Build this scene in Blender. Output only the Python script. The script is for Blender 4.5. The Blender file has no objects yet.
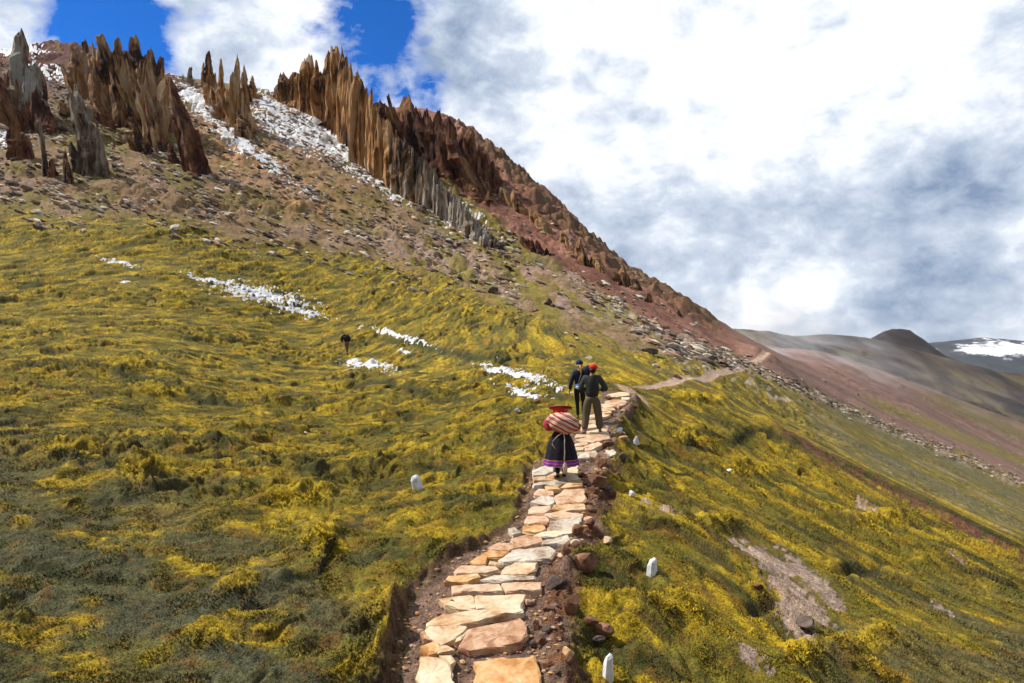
import bpy, bmesh, math, random
import numpy as np
from mathutils import Vector, Matrix, Quaternion
random.seed(7); RNG = np.random.default_rng(7)
sc = bpy.context.scene
COL = sc.collection
F = 700.0; CX, CY = 512.0, 341.5        # lens of the photograph, in pixels
R = math.radians

# ------------------------------------------------------------------ noise
_prm = np.random.default_rng(1234).permutation(4096).astype(np.int32); _ang = np.random.default_rng(99).uniform(0, 2 * math.pi, 4096)
_gx = np.cos(_ang).astype(np.float32) * 1.5; _gy = np.sin(_ang).astype(np.float32) * 1.5
def perlin(x, y, seed=0):
    x = np.asarray(x, float); y = np.asarray(y, float); x, y = np.broadcast_arrays(x, y)
    xf = np.floor(x); yf = np.floor(y); fx = (x - xf).astype(np.float32); fy = (y - yf).astype(np.float32); xi = xf.astype(np.int32); yi = yf.astype(np.int32)
    u = fx * fx * fx * (fx * (fx * 6 - 15) + 10); v = fy * fy * fy * (fy * (fy * 6 - 15) + 10)
    r0 = _prm[(yi + seed * 131) & 4095]; r1 = _prm[(yi + 1 + seed * 131) & 4095]
    def g(r, dx, dy):
        h = _prm[(r + xi + dx) & 4095]; return _gx[h] * (fx - dx) + _gy[h] * (fy - dy)
    a = g(r0, 0, 0); a = a + (g(r0, 1, 0) - a) * u; b = g(r1, 0, 1); b = b + (g(r1, 1, 1) - b) * u
    return a + (b - a) * v
def fbm(x, y, o=4, seed=0, gain=.5):
    s = 0; a = 1; t = 0
    for i in range(o):
        s = s + a * perlin(x * 2 ** i + 17.3 * i, y * 2 ** i - 9.1 * i, seed + i); t += a; a *= gain
    return s / t * 1.4
def sst(a, b, x):
    t = np.clip((x - a) / (b - a), 0, 1); return t * t * (3 - 2 * t)

# ------------------------------------------------------------------ the lie of the land
CP = [  # (column, row, metres away) read off the photograph: what distance each patch of hillside is at
 (-250,683,6.8),(0,683,7.2),(250,683,7.6),(480,683,8.1),(600,683,8.4),(800,683,9),(1024,683,10),(1250,683,11.5),
 (505,600,9.83),(535,540,11.6),(562,478,14.5),(592,435,17.7),(603,419,19.3),(618,395,23.6),(660,385,32),(690,379,40),(735,370,60),(768,352,84),
 (347,600,9.6),(347,480,15.3),(347,420,23),(347,390,33),(347,355,51),(347,330,62),(347,300,72),(347,250,88),(347,200,105),(340,160,122),(335,130,138),(315,100,155),(315,125,190),
 (0,600,8.9),(0,480,13),(0,400,21),(0,340,34),(0,280,52),(0,215,72),(0,170,88),(0,120,110),(0,80,130),(0,54,150),(0,75,190),
 (-250,480,12),(-250,340,30),(-250,215,60),(-250,120,95),(-250,30,140),(-250,50,190),
 (150,600,9.2),(150,480,14),(150,400,22.5),(150,340,38),(150,290,54),(150,230,74),(150,180,92),(150,140,110),(150,100,130),(150,72,148),(150,95,190),
 (70,44,155),(70,70,190),(225,84,160),(225,110,195),
 (500,480,14.6),(500,430,18.6),(500,400,24),(500,370,34),(500,340,48),(500,300,70),(500,260,92),(490,215,113),(470,165,130),(460,130,143),(460,165,190),
 (410,110,150),(410,150,195),(390,130,142),
 (600,350,46),(600,320,66),(600,280,93),(590,240,122),(590,270,170),(530,185,132),(530,220,180),
 (680,350,58),(680,330,78),(678,298,112),(678,330,165),
 (735,352,82),(735,331,118),(735,350,150),
 (800,362,130),(900,400,150),(1024,450,165),(1250,540,185),(1024,487,112),(900,440,96),(820,400,88),(1250,580,125),(1024,425,215),(900,378,200),(820,352,180),(820,366,255),(1024,425,255),(1250,500,255),
 (690,410,27),(740,404,34),(785,432,35),(900,490,31),(1024,553,24.5),(1250,640,20),
 (790,425,50),(900,468,55),(1024,518,58),(1250,600,60),(840,440,50),
 (700,440,22.5),(800,520,16.5),(900,600,12.7),(1024,600,14.5),(700,560,11.6),(850,470,28),(1250,660,14),(640,450,18),(610,520,12.6),
 (0,900,4.8),(500,900,5.0),(1024,900,6),(0,1250,2.2),(500,1250,2.2),(1024,1250,2.4),(1250,900,6.4),(-250,900,4.6),
]
cp = np.array(CP, float)
cu = (cp[:, 0] - CX) / F; cs = (CY - cp[:, 1]) / F; cl = np.log(cp[:, 2])
LS = 0.62
def _k(r): return np.where(r > 1e-9, r * r * np.log(r + 1e-12), 0)
A_ = np.stack([cu, cl * LS], 1); N_ = len(A_)
rr = np.linalg.norm(A_[:, None] - A_[None], axis=2)
K = _k(rr) + 1e-4 * np.eye(N_); Pm = np.concatenate([np.ones((N_, 1)), A_], 1)
M = np.zeros((N_ + 3, N_ + 3)); M[:N_, :N_] = K; M[:N_, N_:] = Pm; M[N_:, :N_] = Pm.T
W_ = np.linalg.solve(M, np.concatenate([cs, np.zeros(3)]))
U0, U1, L0, L1 = -1.35, 1.35, math.log(1.1), math.log(262.0)
NU, NL = 320, 420
gu = np.linspace(U0, U1, NU); gl = np.linspace(L0, L1, NL)
GU, GL = np.meshgrid(gu, gl)
pts = np.stack([np.clip(GU, -1.12, 1.12).ravel(), GL.ravel() * LS], 1)
S0 = np.zeros(len(pts))
for i in range(0, len(pts), 20000):
    q = pts[i:i + 20000]; S0[i:i + 20000] = _k(np.linalg.norm(q[:, None] - A_[None], axis=2)) @ W_[:N_] + W_[N_] + q @ W_[N_ + 1:]
S0 = S0.reshape(NL, NU)
def base_s(u, l):
    a = np.clip((u - U0) / (U1 - U0) * (NU - 1), 0, NU - 1.001); b = np.clip((l - L0) / (L1 - L0) * (NL - 1), 0, NL - 1.001)
    i = a.astype(int); j = b.astype(int); fa = a - i; fb = b - j
    return (S0[j, i] * (1 - fa) + S0[j, i + 1] * fa) * (1 - fb) + (S0[j + 1, i] * (1 - fa) + S0[j + 1, i + 1] * fa) * fb
def base_z(x, y): return base_s(x / y, np.log(y)) * y

# the footpath: rows (y pixel, left edge, right edge of the paving)
PE = [(760,405,560),(683,417,541),(640,420,538),(610,430,541),(580,446,542),(560,468,553),(540,503,568),(520,524,580),(500,530,585),(480,533,590),(465,537,598),(450,557,606),(435,572,611),(420,588,614),(405,598,626),(390,606,632),(380,622,640)]
def _d_at(px, py):
    d = np.exp(np.linspace(math.log(4), math.log(200), 5000)); u = (px - CX) / F
    ok = base_s(np.full_like(d, u), np.log(d)) * 1.0 >= (CY - py) / F
    return d[np.argmax(ok)]
pe = [( _d_at((l + r) / 2, y), l, r) for y, l, r in PE]
PY = np.array([p[0] for p in pe]); PL = np.array([(p[1] - CX) / F * p[0] for p in pe]); PR = np.array([(p[2] - CX) / F * p[0] for p in pe])
def path_edges(y): return np.interp(y, PY, PL), np.interp(y, PY, PR)
def path_z(y):
    l, r = path_edges(y); return base_z((l + r) / 2, y)

def zones(x, y):
    """where the ground is meadow, scree, red slope: smooth masks over the hillside"""
    u = x / y; px = u * F + CX; py = CY - base_s(u, np.log(y)) * F
    return px, py
def lineat(px, pts):
    pts = np.array(pts, float); return np.interp(px, pts[:, 0], pts[:, 1])
B1 = [(-300,195),(0,210),(150,216),(250,238),(330,250),(440,283),(538,320),(610,345),(680,362),(745,372),(830,398),(930,445),(1024,487),(1300,600)]
B2 = [(-300,-400),(360,-90),(400,135),(430,165),(470,200),(520,240),(600,292),(680,337),(735,356),(800,385),(900,428),(1024,480),(1300,595)]

MD = [(55,452,24,8,.16),(150,468,36,10,.20),(62,470,22,7,.12),(300,498,40,15,.26),(322,548,26,22,.26),(235,588,34,12,.2),(205,640,36,16,.2),(110,552,28,10,.15),(90,600,26,9,.12),(20,520,26,10,.14),(255,428,36,8,.16),(130,368,30,6,.2),(165,392,40,7,.22),
 (225,440,24,6,.14),(385,610,26,22,.15),(430,520,34,10,.12),(700,440,36,9,.25),(750,470,40,8,.2),(720,520,40,9,.16),(680,610,40,14,.16),(870,640,50,18,.16),(800,655,26,16,.24),(930,560,40,10,.1),(880,520,40,9,.22),(640,520,26,8,.1),(700,400,34,6,.25),(470,440,34,7,.12),(380,470,34,8,.12),
 (760,600,18,9,-.2),(310,580,20,8,-.12),(250,612,22,6,-.12),(700,452,22,4,-.2),(860,565,30,5,-.2),(175,478,30,4,-.12),(330,600,14,8,-.1)]
SCP = [([(385,336),(420,345),(460,354),(505,363)], .3, 3.2), ([(350,386),(390,384),(435,398)], .25, 3), ([(760,432),(800,446),(850,468),(900,490),(960,520),(1024,553)], .16, 4), ([(280,590),(320,575),(338,545)], .15, 5), ([(110,372),(150,380),(215,402)], .2, 3), ([(690,432),(730,440),(770,436)], .14, 4), ([(20,560),(80,575),(120,572)], .12, 4)]
def scarps(px, py):
    o = 0; k = 0
    for pl, hgt, wd in SCP:
        yy = lineat(px, pl) + 3 * fbm(px / 24, py / 40, 3, 131); on_ = sst(pl[0][0] - 12, pl[0][0] + 8, px) * (1 - sst(pl[-1][0] - 8, pl[-1][0] + 14, px))
        t = (py - yy) / wd; o = o + hgt * on_ * sst(-9, -3, t) * (1 - sst(-.6, 1.2, t)); k = np.maximum(k, on_ * np.exp(-(t - .6) ** 2))
    return o, k
def mounds(px, py):
    o = 0
    for cx, cy, rx, ry, hh in MD: o = o + hh * np.exp(-(((px - cx) / rx) ** 2 + ((py - cy) / ry) ** 2) * 1.3)
    return o
def flow(x, y):
    """coordinates along and across the grain of the slope"""
    n_ = .95 * y - .25 * x; f_ = .55 * y - .85 * x; w_ = sst(20, 65, y); q = x - .13 * y - .6; sp = np.where(q > 6, q, np.log1p(np.exp(np.clip(q, -30, 6) * 1.5)) / 1.5)
    return (x + .12 * y) * 1.35, n_ + w_ * (f_ - n_) + 1.15 * sp
BL = [([(742, 545), (765, 556), (790, 566)], 9), ([(785, 552), (812, 578), (838, 602)], 8), ([(775, 572), (790, 600), (803, 636)], 11), ([(800, 590), (822, 618)], 9), ([(745, 655), (760, 668)], 8), ([(945, 556), (970, 566)], 3), ([(655, 514), (680, 517)], 3.5), ([(690, 349), (640, 343)], 3), ([(860, 505), (875, 512)], 3), ([(935, 604), (950, 611)], 2.5)]
def bare(px, py):
    o = np.zeros_like(px)
    for pl, w_ in BL:
        for (x0, y0), (x1, y1) in zip(pl[:-1], pl[1:]):
            t = np.clip(((px - x0) * (x1 - x0) + (py - y0) * (y1 - y0)) / ((x1 - x0) ** 2 + (y1 - y0) ** 2), 0, 1); o = np.maximum(o, np.exp(-(((px - x0 - t * (x1 - x0)) ** 2 + (py - y0 - t * (y1 - y0)) ** 2) / w_ ** 2)))
    return o
def disp(x, y):
    px, py = zones(x, y)
    above = sst(-8, 12, lineat(px, B1) - py)          # 1 on the stony ground
    a, b = flow(x, y)
    wa = a + .5 * fbm(a * .7, b * .7, 2, 91); wb = b + .35 * fbm(a * .9 + 7, b * .9, 2, 92)
    amp = .35 + .75 * sst(-.25, .35, fbm(a * .13, b * .2, 2, 5))
    m = np.abs(fbm(wa * .5, wb * 1.2, 2, 11)) * .24 + np.abs(perlin(wa * 1.3, wb * 2.6, 12)) * .27 + np.abs(perlin(wa * 3.4, wb * 6.0, 13)) * .12 + np.abs(perlin(a * 10, b * 16, 14)) * .032 + np.abs(perlin(a * 25, b * 31, 15)) * .009
    sc_ = fbm(wa * .16, wb * .5, 3, 21); msk = sst(.05, .3, fbm(a * .12 + 3, b * .17, 2, 22))
    step = sst(-.035, .035, sc_) * .13 * msk
    step2 = sst(-.03, .03, fbm(wa * .35 + 11, wb * 1.1, 2, 23)) * .09 * sst(0, .25, fbm(a * .25 + 3, b * .3, 2, 24))
    grow = 1 + sst(25, 70, y) * .5
    smooth = 1 - .45 * sst(28, 45, y) * sst(640, 760, px)     # the slope over the edge is smooth
    mo = mounds(px + 10 * fbm(x * .8, y * .8, 2, 93), py + 5 * fbm(x * .9 + 5, y * .9, 2, 94)); sp_, _ = scarps(px, py)
    g = (m * .78 * amp + step + step2 - .12) * grow * smooth + mo * (.6 + 1.2 * np.abs(fbm(x * 1.8, y * 1.8, 2, 95))) + sp_ * .8
    r = (np.abs(fbm(x * .12, y * .12, 3, 31)) * 2.2 + np.abs(fbm(x * .5, y * .5, 3, 32)) * .75 + np.abs(fbm(x * 1.7, y * 1.7, 2, 33)) * .22 - .8)
    rocky = .4 + .6 * sst(-.1, .4, fbm(x * .05, y * .05, 2, 34))
    smr = 1 - .7 * sst(560, 720, px) * above
    h = g * (1 - above) + r * rocky * smr * above
    # crags along the skyline of the red slope
    crest = np.interp(px, [440, 500, 560, 620, 680, 735, 760], [115, 155, 215, 262, 297, 329, 331])
    cm = sst(420, 470, px) * (1 - sst(690, 740, px)) * np.exp(-((py - crest - 6) / 16.0) ** 2) * sst(60, 90, y)
    rid = 1 - np.abs(fbm(x * .07 + y * .02, y * .05 - x * .03, 3, 41)) * 2
    h = h + cm * (np.maximum(rid, 0) ** 2 * 1.0 + np.abs(fbm(x * .35, y * .3, 4, 42)) * (2.4 - 1.2 * sst(560, 640, px)) - .3)
    # the gully edge on the right: near meadow ends in a broken dark bank
    ed = lineat(px, [(740, 402), (785, 434), (840, 462), (900, 492), (1024, 556)])
    h = h + .25 * np.exp(-((py - ed - 5) / 7.0) ** 2) * sst(740, 780, px) * (fbm(a * .6, b * .6, 2, 44) + .6)
    return h
def margin(y): return .05 + .20 * (1 - sst(10.6, 11.8, y))
def H(x, y):
    x = np.asarray(x, float); y = np.asarray(y, float)
    h = base_z(x, y) + disp(x, y) * sst(3, 6, y) * (1 - sst(225, 262, y))
    l, r = path_edges(y); on = (1 - sst(24.5, 26, y))
    fine = fbm(x * 5, y * 5, 3, 51) * .03 + .03 * np.abs(perlin(x * 14, y * 14, 52))
    zp = path_z(y) + fine * .9 - .01
    wob = .09 * fbm(x * 1.3, y * 1.3, 2, 53) + .07 * fbm(x * 5, y * 5, 2, 59)
    t = l - x + wob                                       # metres left of the paving
    bank = (1 - sst(14.0, 16.5, y))
    mg = margin(y); inside = (1 - sst(mg, mg + .2, t)) * (1 - sst(.12, .34, x - r + wob)) * on
    left = (.12 + .08 * fbm(x * 2, y * 2, 3, 57)) * sst(mg, mg + .2 + .12 * fbm(x * 3, y * 3, 2, 58), t) * (1 - sst(1.2, 4.5, t)) * bank * on
    right = (.13 + .10 * fbm(x * 2.5, y * 2.5, 3, 54)) * np.exp(-((x - r - .32) / .22) ** 2) * on
    h = (h + left) * (1 - inside) + zp * inside + right
    # narrow trail on the far slope
    tx = np.interp(y, TY, TX); tw = .32 + y * .003
    tm = np.exp(-((x - tx) / tw) ** 2) * sst(23, 25, y) * (1 - sst(95, 100, y))
    return h * (1 - tm) + (base_z(x, y) - .05) * tm
tr = [(622,384),(640,388),(658,386),(675,381),(692,378),(715,373),(738,369),(752,362),(766,353),(774,349)]
_t = [((p[0] - CX) / F, _d_at(*p)) for p in tr]
_t = sorted([(d, u * d) for u, d in _t]); TY = np.array([t[0] for t in _t]); TX = np.array([t[1] for t in _t])

def hit(px, py, dmin=4.5, dmax=255):
    """the point of the hillside seen at a pixel of the photograph"""
    d = np.exp(np.linspace(math.log(dmin), math.log(dmax), 2500)); u = (px - CX) / F
    z = H(u * d, d); ok = z >= (CY - py) / F * d
    i = int(np.argmax(ok)) if ok.any() else len(d) - 1
    return Vector((u * d[i], d[i], float(z[i])))
def Hs(x, y): return float(H(np.array([x]), np.array([y]))[0])

# ------------------------------------------------------------------ materials
def srgb(r, g, b):
    f = lambda c: (c / 255 / 12.92) if c / 255 <= .04045 else ((c / 255 + .055) / 1.055) ** 2.4
    return (f(r), f(g), f(b))
class NT:
    def __init__(s, name):
        s.m = bpy.data.materials.new(name); s.m.use_nodes = True; s.t = s.m.node_tree; s.b = s.t.nodes['Principled BSDF']
        s.b.inputs['Specular IOR Level'].default_value = .25
    def n(s, ty, **k):
        o = s.t.nodes.new(ty)
        for a, v in k.items():
            if a.startswith('_'): o.inputs[a[1:].replace('_', ' ')].default_value = v
            else: setattr(o, a, v)
        return o
    def l(s, a, b): s.t.links.new(a, b)
    def coord(s, scale=(1, 1, 1), kind='Object', rot=(0, 0, 0)):
        c = s.n('ShaderNodeTexCoord'); m = s.n('ShaderNodeMapping'); m.inputs['Scale'].default_value = scale; m.inputs['Rotation'].default_value = rot
        s.l(c.outputs[kind], m.inputs['Vector']); return m.outputs['Vector']
    def noise(s, vec, scale, detail=6, rough=.6, dist=0):
        o = s.n('ShaderNodeTexNoise'); o.inputs['Scale'].default_value = scale; o.inputs['Detail'].default_value = detail; o.inputs['Roughness'].default_value = rough
        o.inputs['Distortion'].default_value = dist; s.l(vec, o.inputs['Vector']); return o.outputs['Fac']
    def ramp(s, fac, stops):
        o = s.n('ShaderNodeValToRGB'); e = o.color_ramp.elements
        while len(e) < len(stops): e.new(.5)
        for i, (p, c) in enumerate(stops): e[i].position = p; e[i].color = (*c, 1)
        s.l(fac, o.inputs['Fac']); return o.outputs['Color']
    def mix(s, a, b, fac, mode='MIX'):
        o = s.n('ShaderNodeMix', data_type='RGBA', blend_type=mode)
        for v, k in ((fac, 0), (a, 6), (b, 7)):
            if hasattr(v, 'links'): s.l(v, o.inputs[k])
            else: o.inputs[k].default_value = v if k == 0 else (*v, 1)
        return o.outputs[2]
    def math(s, op, a, b=None):
        o = s.n('ShaderNodeMath', operation=op)
        for v, k in ((a, 0), (b, 1)):
            if v is None: continue
            if hasattr(v, 'links'): s.l(v, o.inputs[k])
            else: o.inputs[k].default_value = v
        return o.outputs[0]
    def bump(s, h, strength=.5, dist=.05):
        o = s.n('ShaderNodeBump'); o.inputs['Strength'].default_value = strength; o.inputs['Distance'].default_value = dist
        s.l(h, o.inputs['Height']); s.l(o.outputs[0], s.b.inputs['Normal'])
    def fin(s, col, rough=.9):
        if hasattr(col, 'links'): s.l(col, s.b.inputs['Base Color'])
        else: s.b.inputs['Base Color'].default_value = (*col, 1)
        s.b.inputs['Roughness'].default_value = rough; return s.m
def attr_mat(name, var=.85, bs=.9, sc1=1.3, sc2=8, sc3=36, dist=.07, rough=.95):
    k = NT(name); v = k.coord()
    a = k.n('ShaderNodeAttribute', attribute_name='Col')
    n1 = k.noise(v, sc1, 5, .65); n2 = k.noise(v, sc2, 5, .7); n3 = k.noise(v, sc3, 3, .7)
    f = k.math('ADD', k.math('MULTIPLY', n1, .6), k.math('ADD', k.math('MULTIPLY', n2, 1.1), k.math('MULTIPLY', n3, 1.6)))
    f = k.math('SUBTRACT', f, 1.65); f = k.math('MULTIPLY', f, var * 2.2); f = k.math('ADD', f, 1.0); f = k.math('MAXIMUM', f, .25)
    cmb = k.n('ShaderNodeCombineColor'); [k.l(f, cmb.inputs[i]) for i in range(3)]
    k.bump(k.math('ADD', n2, k.math('MULTIPLY', n3, .8)), bs, dist)
    return k.fin(k.mix(a.outputs['Color'], cmb.outputs[0], 1.0, 'MULTIPLY'), rough)
def rock_mat(name, stops, vs=(1, 1, .18), s1=1.2, s2=5, bs=.9, dist=.25, rough=.9, s3=.22, ct=2.4):
    k = NT(name); c = k.n('ShaderNodeNewGeometry'); m = k.n('ShaderNodeMapping'); m.inputs['Scale'].default_value = vs; k.l(c.outputs['Position'], m.inputs['Vector']); v = m.outputs[0]
    n1 = k.noise(v, s1, 7, .65, .6); n2 = k.noise(v, s2, 5, .7); n0 = k.noise(c.outputs['Position'], s3, 3, .6)
    f = k.math('ADD', k.math('MULTIPLY', n1, .65), k.math('ADD', k.math('MULTIPLY', n2, .3), k.math('MULTIPLY', n0, .55)))
    f = k.math('SUBTRACT', k.math('MULTIPLY', f, ct), ct * .75 - .5)
    col = k.ramp(f, stops); nf_ = k.noise(c.outputs['Position'], s2 * .6, 6, .75); k.bump(k.math('ADD', k.math('ADD', n1, k.math('MULTIPLY', nf_, .9)), k.math('MULTIPLY', n2, .6)), bs, dist)
    col = k.mix(col, (.02, .014, .01), k.math('MULTIPLY', k.math('MAXIMUM', k.math('SUBTRACT', .42, nf_), 0), 1.7))
    return k.fin(col, rough)
def flat_mat(name, col, rough=.85, var=.25, scale=40, bs=.2, dist=.005):
    k = NT(name); v = k.coord(); n = k.noise(v, scale, 4, .6)
    c = k.mix(tuple(x * (1 - var) for x in col), tuple(min(1, x * (1 + var)) for x in col), n); k.bump(n, bs, dist)
    return k.fin(c, rough)

# ------------------------------------------------------------------ mesh helpers
def link(o, parent=None):
    COL.objects.link(o)
    if parent is not None: o.parent = parent
    return o
def mesh_obj(name, V, Fc, mat=None, parent=None, smooth=False, col=None):
    me = bpy.data.meshes.new(name); V = np.asarray(V, np.float32)
    if isinstance(Fc, np.ndarray):
        k = Fc.shape[1]; me.vertices.add(len(V)); me.vertices.foreach_set('co', V.ravel())
        me.loops.add(Fc.size); me.loops.foreach_set('vertex_index', Fc.astype(np.int32).ravel())
        me.polygons.add(len(Fc)); me.polygons.foreach_set('loop_start', np.arange(0, Fc.size, k, dtype=np.int32)); me.polygons.foreach_set('loop_total', np.full(len(Fc), k, np.int32))
        me.update(calc_edges=True)
    else: me.from_pydata([tuple(v) for v in V], [], Fc); me.update()
    me.polygons.foreach_set('use_smooth', np.full(len(me.polygons), bool(smooth)))
    if col is not None:
        a = me.color_attributes.new('Col', 'FLOAT_COLOR', 'POINT'); c = np.ones((len(V), 4), np.float32); c[:, :3] = col; a.data.foreach_set('color', c.ravel())
    if mat: me.materials.append(mat)
    me.validate(); return link(bpy.data.objects.new(name, me), parent)
def tag(o, label=None, cat=None, group=None, kind=None):
    for k, v in (('label', label), ('category', cat), ('group', group), ('kind', kind)):
        if v: o[k] = v
    return o
def empty(name, loc, rz=0, **k):
    o = bpy.data.objects.new(name, None); o.location = loc; o.rotation_euler = (0, 0, rz); o.empty_display_size = .2; COL.objects.link(o); return tag(o, **k)
def gridfaces(nr, nc):
    i = np.arange((nr - 1) * nc).reshape(nr - 1, nc)[:, :-1].ravel(); return np.stack([i, i + 1, i + nc + 1, i + nc], 1)

# ------------------------------------------------------------------ the hillside
uu = np.concatenate([np.linspace(-1.3, -.80, 90, endpoint=False), np.linspace(-.80, .80, 1120, endpoint=False), np.linspace(.80, 1.3, 90)])
ll = np.concatenate([np.linspace(math.log(1.2), math.log(6), 60, endpoint=False), np.linspace(math.log(6), math.log(30), 420, endpoint=False), np.linspace(math.log(30), math.log(160), 520, endpoint=False), np.linspace(math.log(160), math.log(260), 90)])
UU, LL = np.meshgrid(uu, ll); Y = np.exp(LL); X = UU * Y
X = X.ravel(); Y = Y.ravel(); Z = H(X, Y); nR, nC = len(ll), len(uu)
px, py = zones(X, Y)
a, b = flow(X, Y)
def mixc(c, d, m): m = m[:, None]; return c * (1 - m) + np.array(d)[None] * m
wn = fbm(X * .11, Y * .11, 4, 61); wn2 = fbm(a * .5, b * .8, 4, 62); wn3 = fbm(X * 3, Y * 3, 3, 63); wn4 = fbm(a * .2, b * .35, 3, 64)
wx = fbm(px / 40, py / 25, 4, 65); wx2 = fbm(px / 9, py / 6, 3, 66)
OLIVE = (.175, .142, .014); YEL = (.47, .32, .014); DK = (.05, .054, .014); GREY = (.085, .085, .045); ORG = (.30, .15, .012); SOIL = (.055, .04, .022)
C = np.tile(np.array(OLIVE), (len(X), 1))
C = mixc(C, YEL, sst(-.20, .36, wn2 + .3 * wn3 + .25 * wn4) * .9)
C = mixc(C, ORG, sst(.25, .55, fbm(a * .9 + 5, b * 1.4, 3, 67)) * .55)
C = mixc(C, DK, sst(.02, .4, fbm(a * .45 + 9, b * 1.1, 4, 68)) * .8)
lowleft = sst(440, 620, py + (250 - px) * .35) * (1 - sst(300, 420, px)) + .75 * sst(700, 900, px) * sst(540, 650, py)
C = mixc(C, GREY, np.clip(sst(-.15, .25, fbm(X * .55, Y * .8, 4, 69) + .35 * (lowleft - .55)) * (.12 + .88 * np.clip(lowleft, 0, 1)), 0, 1) * sst(330, 450, py))
C = mixc(C, (.105, .098, .036), .62 * sst(400, 600, py + (130 - px) * .3) * (1 - sst(230, 420, px)) * sst(.35, -.15, wn2 + .5 * wn3))
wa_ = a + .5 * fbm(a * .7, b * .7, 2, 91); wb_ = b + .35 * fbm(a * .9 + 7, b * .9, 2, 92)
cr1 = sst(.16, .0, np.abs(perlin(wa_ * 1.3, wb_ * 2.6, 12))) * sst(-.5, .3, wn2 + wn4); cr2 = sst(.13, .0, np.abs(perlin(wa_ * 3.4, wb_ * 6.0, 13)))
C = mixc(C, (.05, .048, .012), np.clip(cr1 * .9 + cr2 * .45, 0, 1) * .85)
C = mixc(C, (.20, .10, .02), sst(.2, .5, fbm(wa_ * 2.2, wb_ * 4.5, 3, 79)) * .5)
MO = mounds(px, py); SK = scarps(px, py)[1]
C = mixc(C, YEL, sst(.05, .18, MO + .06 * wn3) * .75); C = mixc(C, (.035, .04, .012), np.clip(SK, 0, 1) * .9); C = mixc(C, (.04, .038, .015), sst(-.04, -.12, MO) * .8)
# bare soil in the steep cuts and hollows
Zg = Z.reshape(nR, nC); lap = np.zeros_like(Zg)
dzl = np.gradient(Zg, axis=0) / (np.gradient(Y.reshape(nR, nC), axis=0)); dzu = np.gradient(Zg, axis=1) / (np.gradient(X.reshape(nR, nC), axis=1))
bzg = base_z(X, Y).reshape(nR, nC); bl = np.gradient(bzg, axis=0) / (np.gradient(Y.reshape(nR, nC), axis=0))
steep = np.hypot(dzl - bl * .0, dzu).ravel()
near = 1 - sst(35, 60, Y)
C = mixc(C, SOIL, sst(1.05, 2.0, steep) * .7 * near)
# bare pinkish gravel on the right and other bald spots
bald = bare(px + 20 * wx2 + 12 * wn3 + 6 * wn2, py + 12 * wx2 + 9 * wn3)
C = mixc(C, (.42, .30, .24), sst(.3, .8, bald + .3 * wn3) * .9); C = mixc(C, (.13, .085, .06), sst(.3, .5, bald) * (1 - sst(.5, .8, bald)) * sst(-.1, .3, wx2) * .8)
# gully bank
ed = lineat(px, [(740, 402), (785, 438), (840, 467), (900, 497), (1024, 562)])
C = mixc(C, (.15, .065, .038), np.exp(-((py - ed) / 6.0) ** 2) * sst(745, 800, px) * sst(-.1, .25, wx2 + .2))
# slope beyond the bank: smooth greyed green
beyond = sst(760, 870, px) * sst(2, 8, lineat(px, [(640, 380), (700, 385), (740, 398), (785, 430), (840, 457), (900, 488), (1024, 550), (1300, 690)]) - py) * sst(690, 760, px)
C = mixc(C, (.19, .155, .04), beyond * .55); C = mixc(C, (.32, .25, .17), beyond * sst(.15, .5, fbm(px / 30 - py / 30, (py - px * .5) / 3, 3, 78)) * .6)
C = mixc(C, (.13, .115, .06), beyond * sst(-.2, .3, fbm(px / 60 - py / 30, (py - px * .5) / 12, 3, 70)) * .6)
# stony upper ground
b1 = lineat(px, B1) + 9 * wx + 4 * wx2; b2 = lineat(px, B2) + 7 * wx + 3 * wx2
up = sst(-7, 9, b1 - py); red = sst(-4, 5, b2 - py)
BR = (.24, .15, .075)
Cu = np.tile(np.array(BR), (len(X), 1))
Cu = mixc(Cu, (.17, .135, .025), sst(-.25, .3, wn + .5 * wx) * .8)
Cu = mixc(Cu, (.30, .19, .13), sst(.05, .45, fbm(X * .2 + 3, Y * .15, 4, 71)) * .8)
pinkband = sst(0, 25, lineat(px, B1) - py) * (1 - sst(25, 70, lineat(px, B1) - py)) * sst(330, 420, px) * (1 - sst(560, 640, px))
Cu = mixc(Cu, (.36, .24, .19), pinkband * sst(-.3, .2, wx2 + wx))
sandy = np.exp(-(((px - 240) * .5 - (py - 160)) / 28) ** 2) * sst(150, 210, px) * (1 - sst(300, 420, px)) * (1 - sst(215, 240, py))
Cu = mixc(Cu, (.42, .23, .10), sandy * sst(-.3, .3, wx2))
greenmid = sst(330, 430, px) * sst(-.05, .25, fbm(px / 45 - py / 90, (py - px * .62) / 14, 3, 72))
Cu = mixc(Cu, (.21, .17, .02), greenmid * .8)
topl = (1 - sst(80, 110, py)) * (1 - sst(170, 210, px))
Cu = mixc(Cu, (.11, .035, .03), topl * sst(-.5, .1, wx2 + .2))
slate = (1 - sst(30, 60, px)) * (1 - sst(135, 150, py)) * sst(85, 95, py)
Cu = mixc(Cu, (.10, .125, .135), slate * sst(-.2, .2, wx2))
slate2 = np.exp(-((px - 100) / 70) ** 2 - ((py - 95) / 25) ** 2)
Cu = mixc(Cu, (.16, .17, .17), slate2 * sst(-.1, .3, wx2))
C = mixc(C, (0, 0, 0), up) + Cu * up[:, None]
pale = np.exp(-((py - lineat(px, B2) - 5) / (7.5 - 3 * sst(720, 800, px))) ** 2) * sst(520, 640, px)
pale2 = np.exp(-((py - lineat(px, B2) - 22) / 6.0) ** 2) * sst(560, 680, px) * (1 - sst(780, 850, px))
C = mixc(C, (.46, .36, .26), np.clip(pale * sst(-.25, .35, wx2) + pale2 * sst(0, .4, wx2), 0, 1) * .9)
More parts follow.
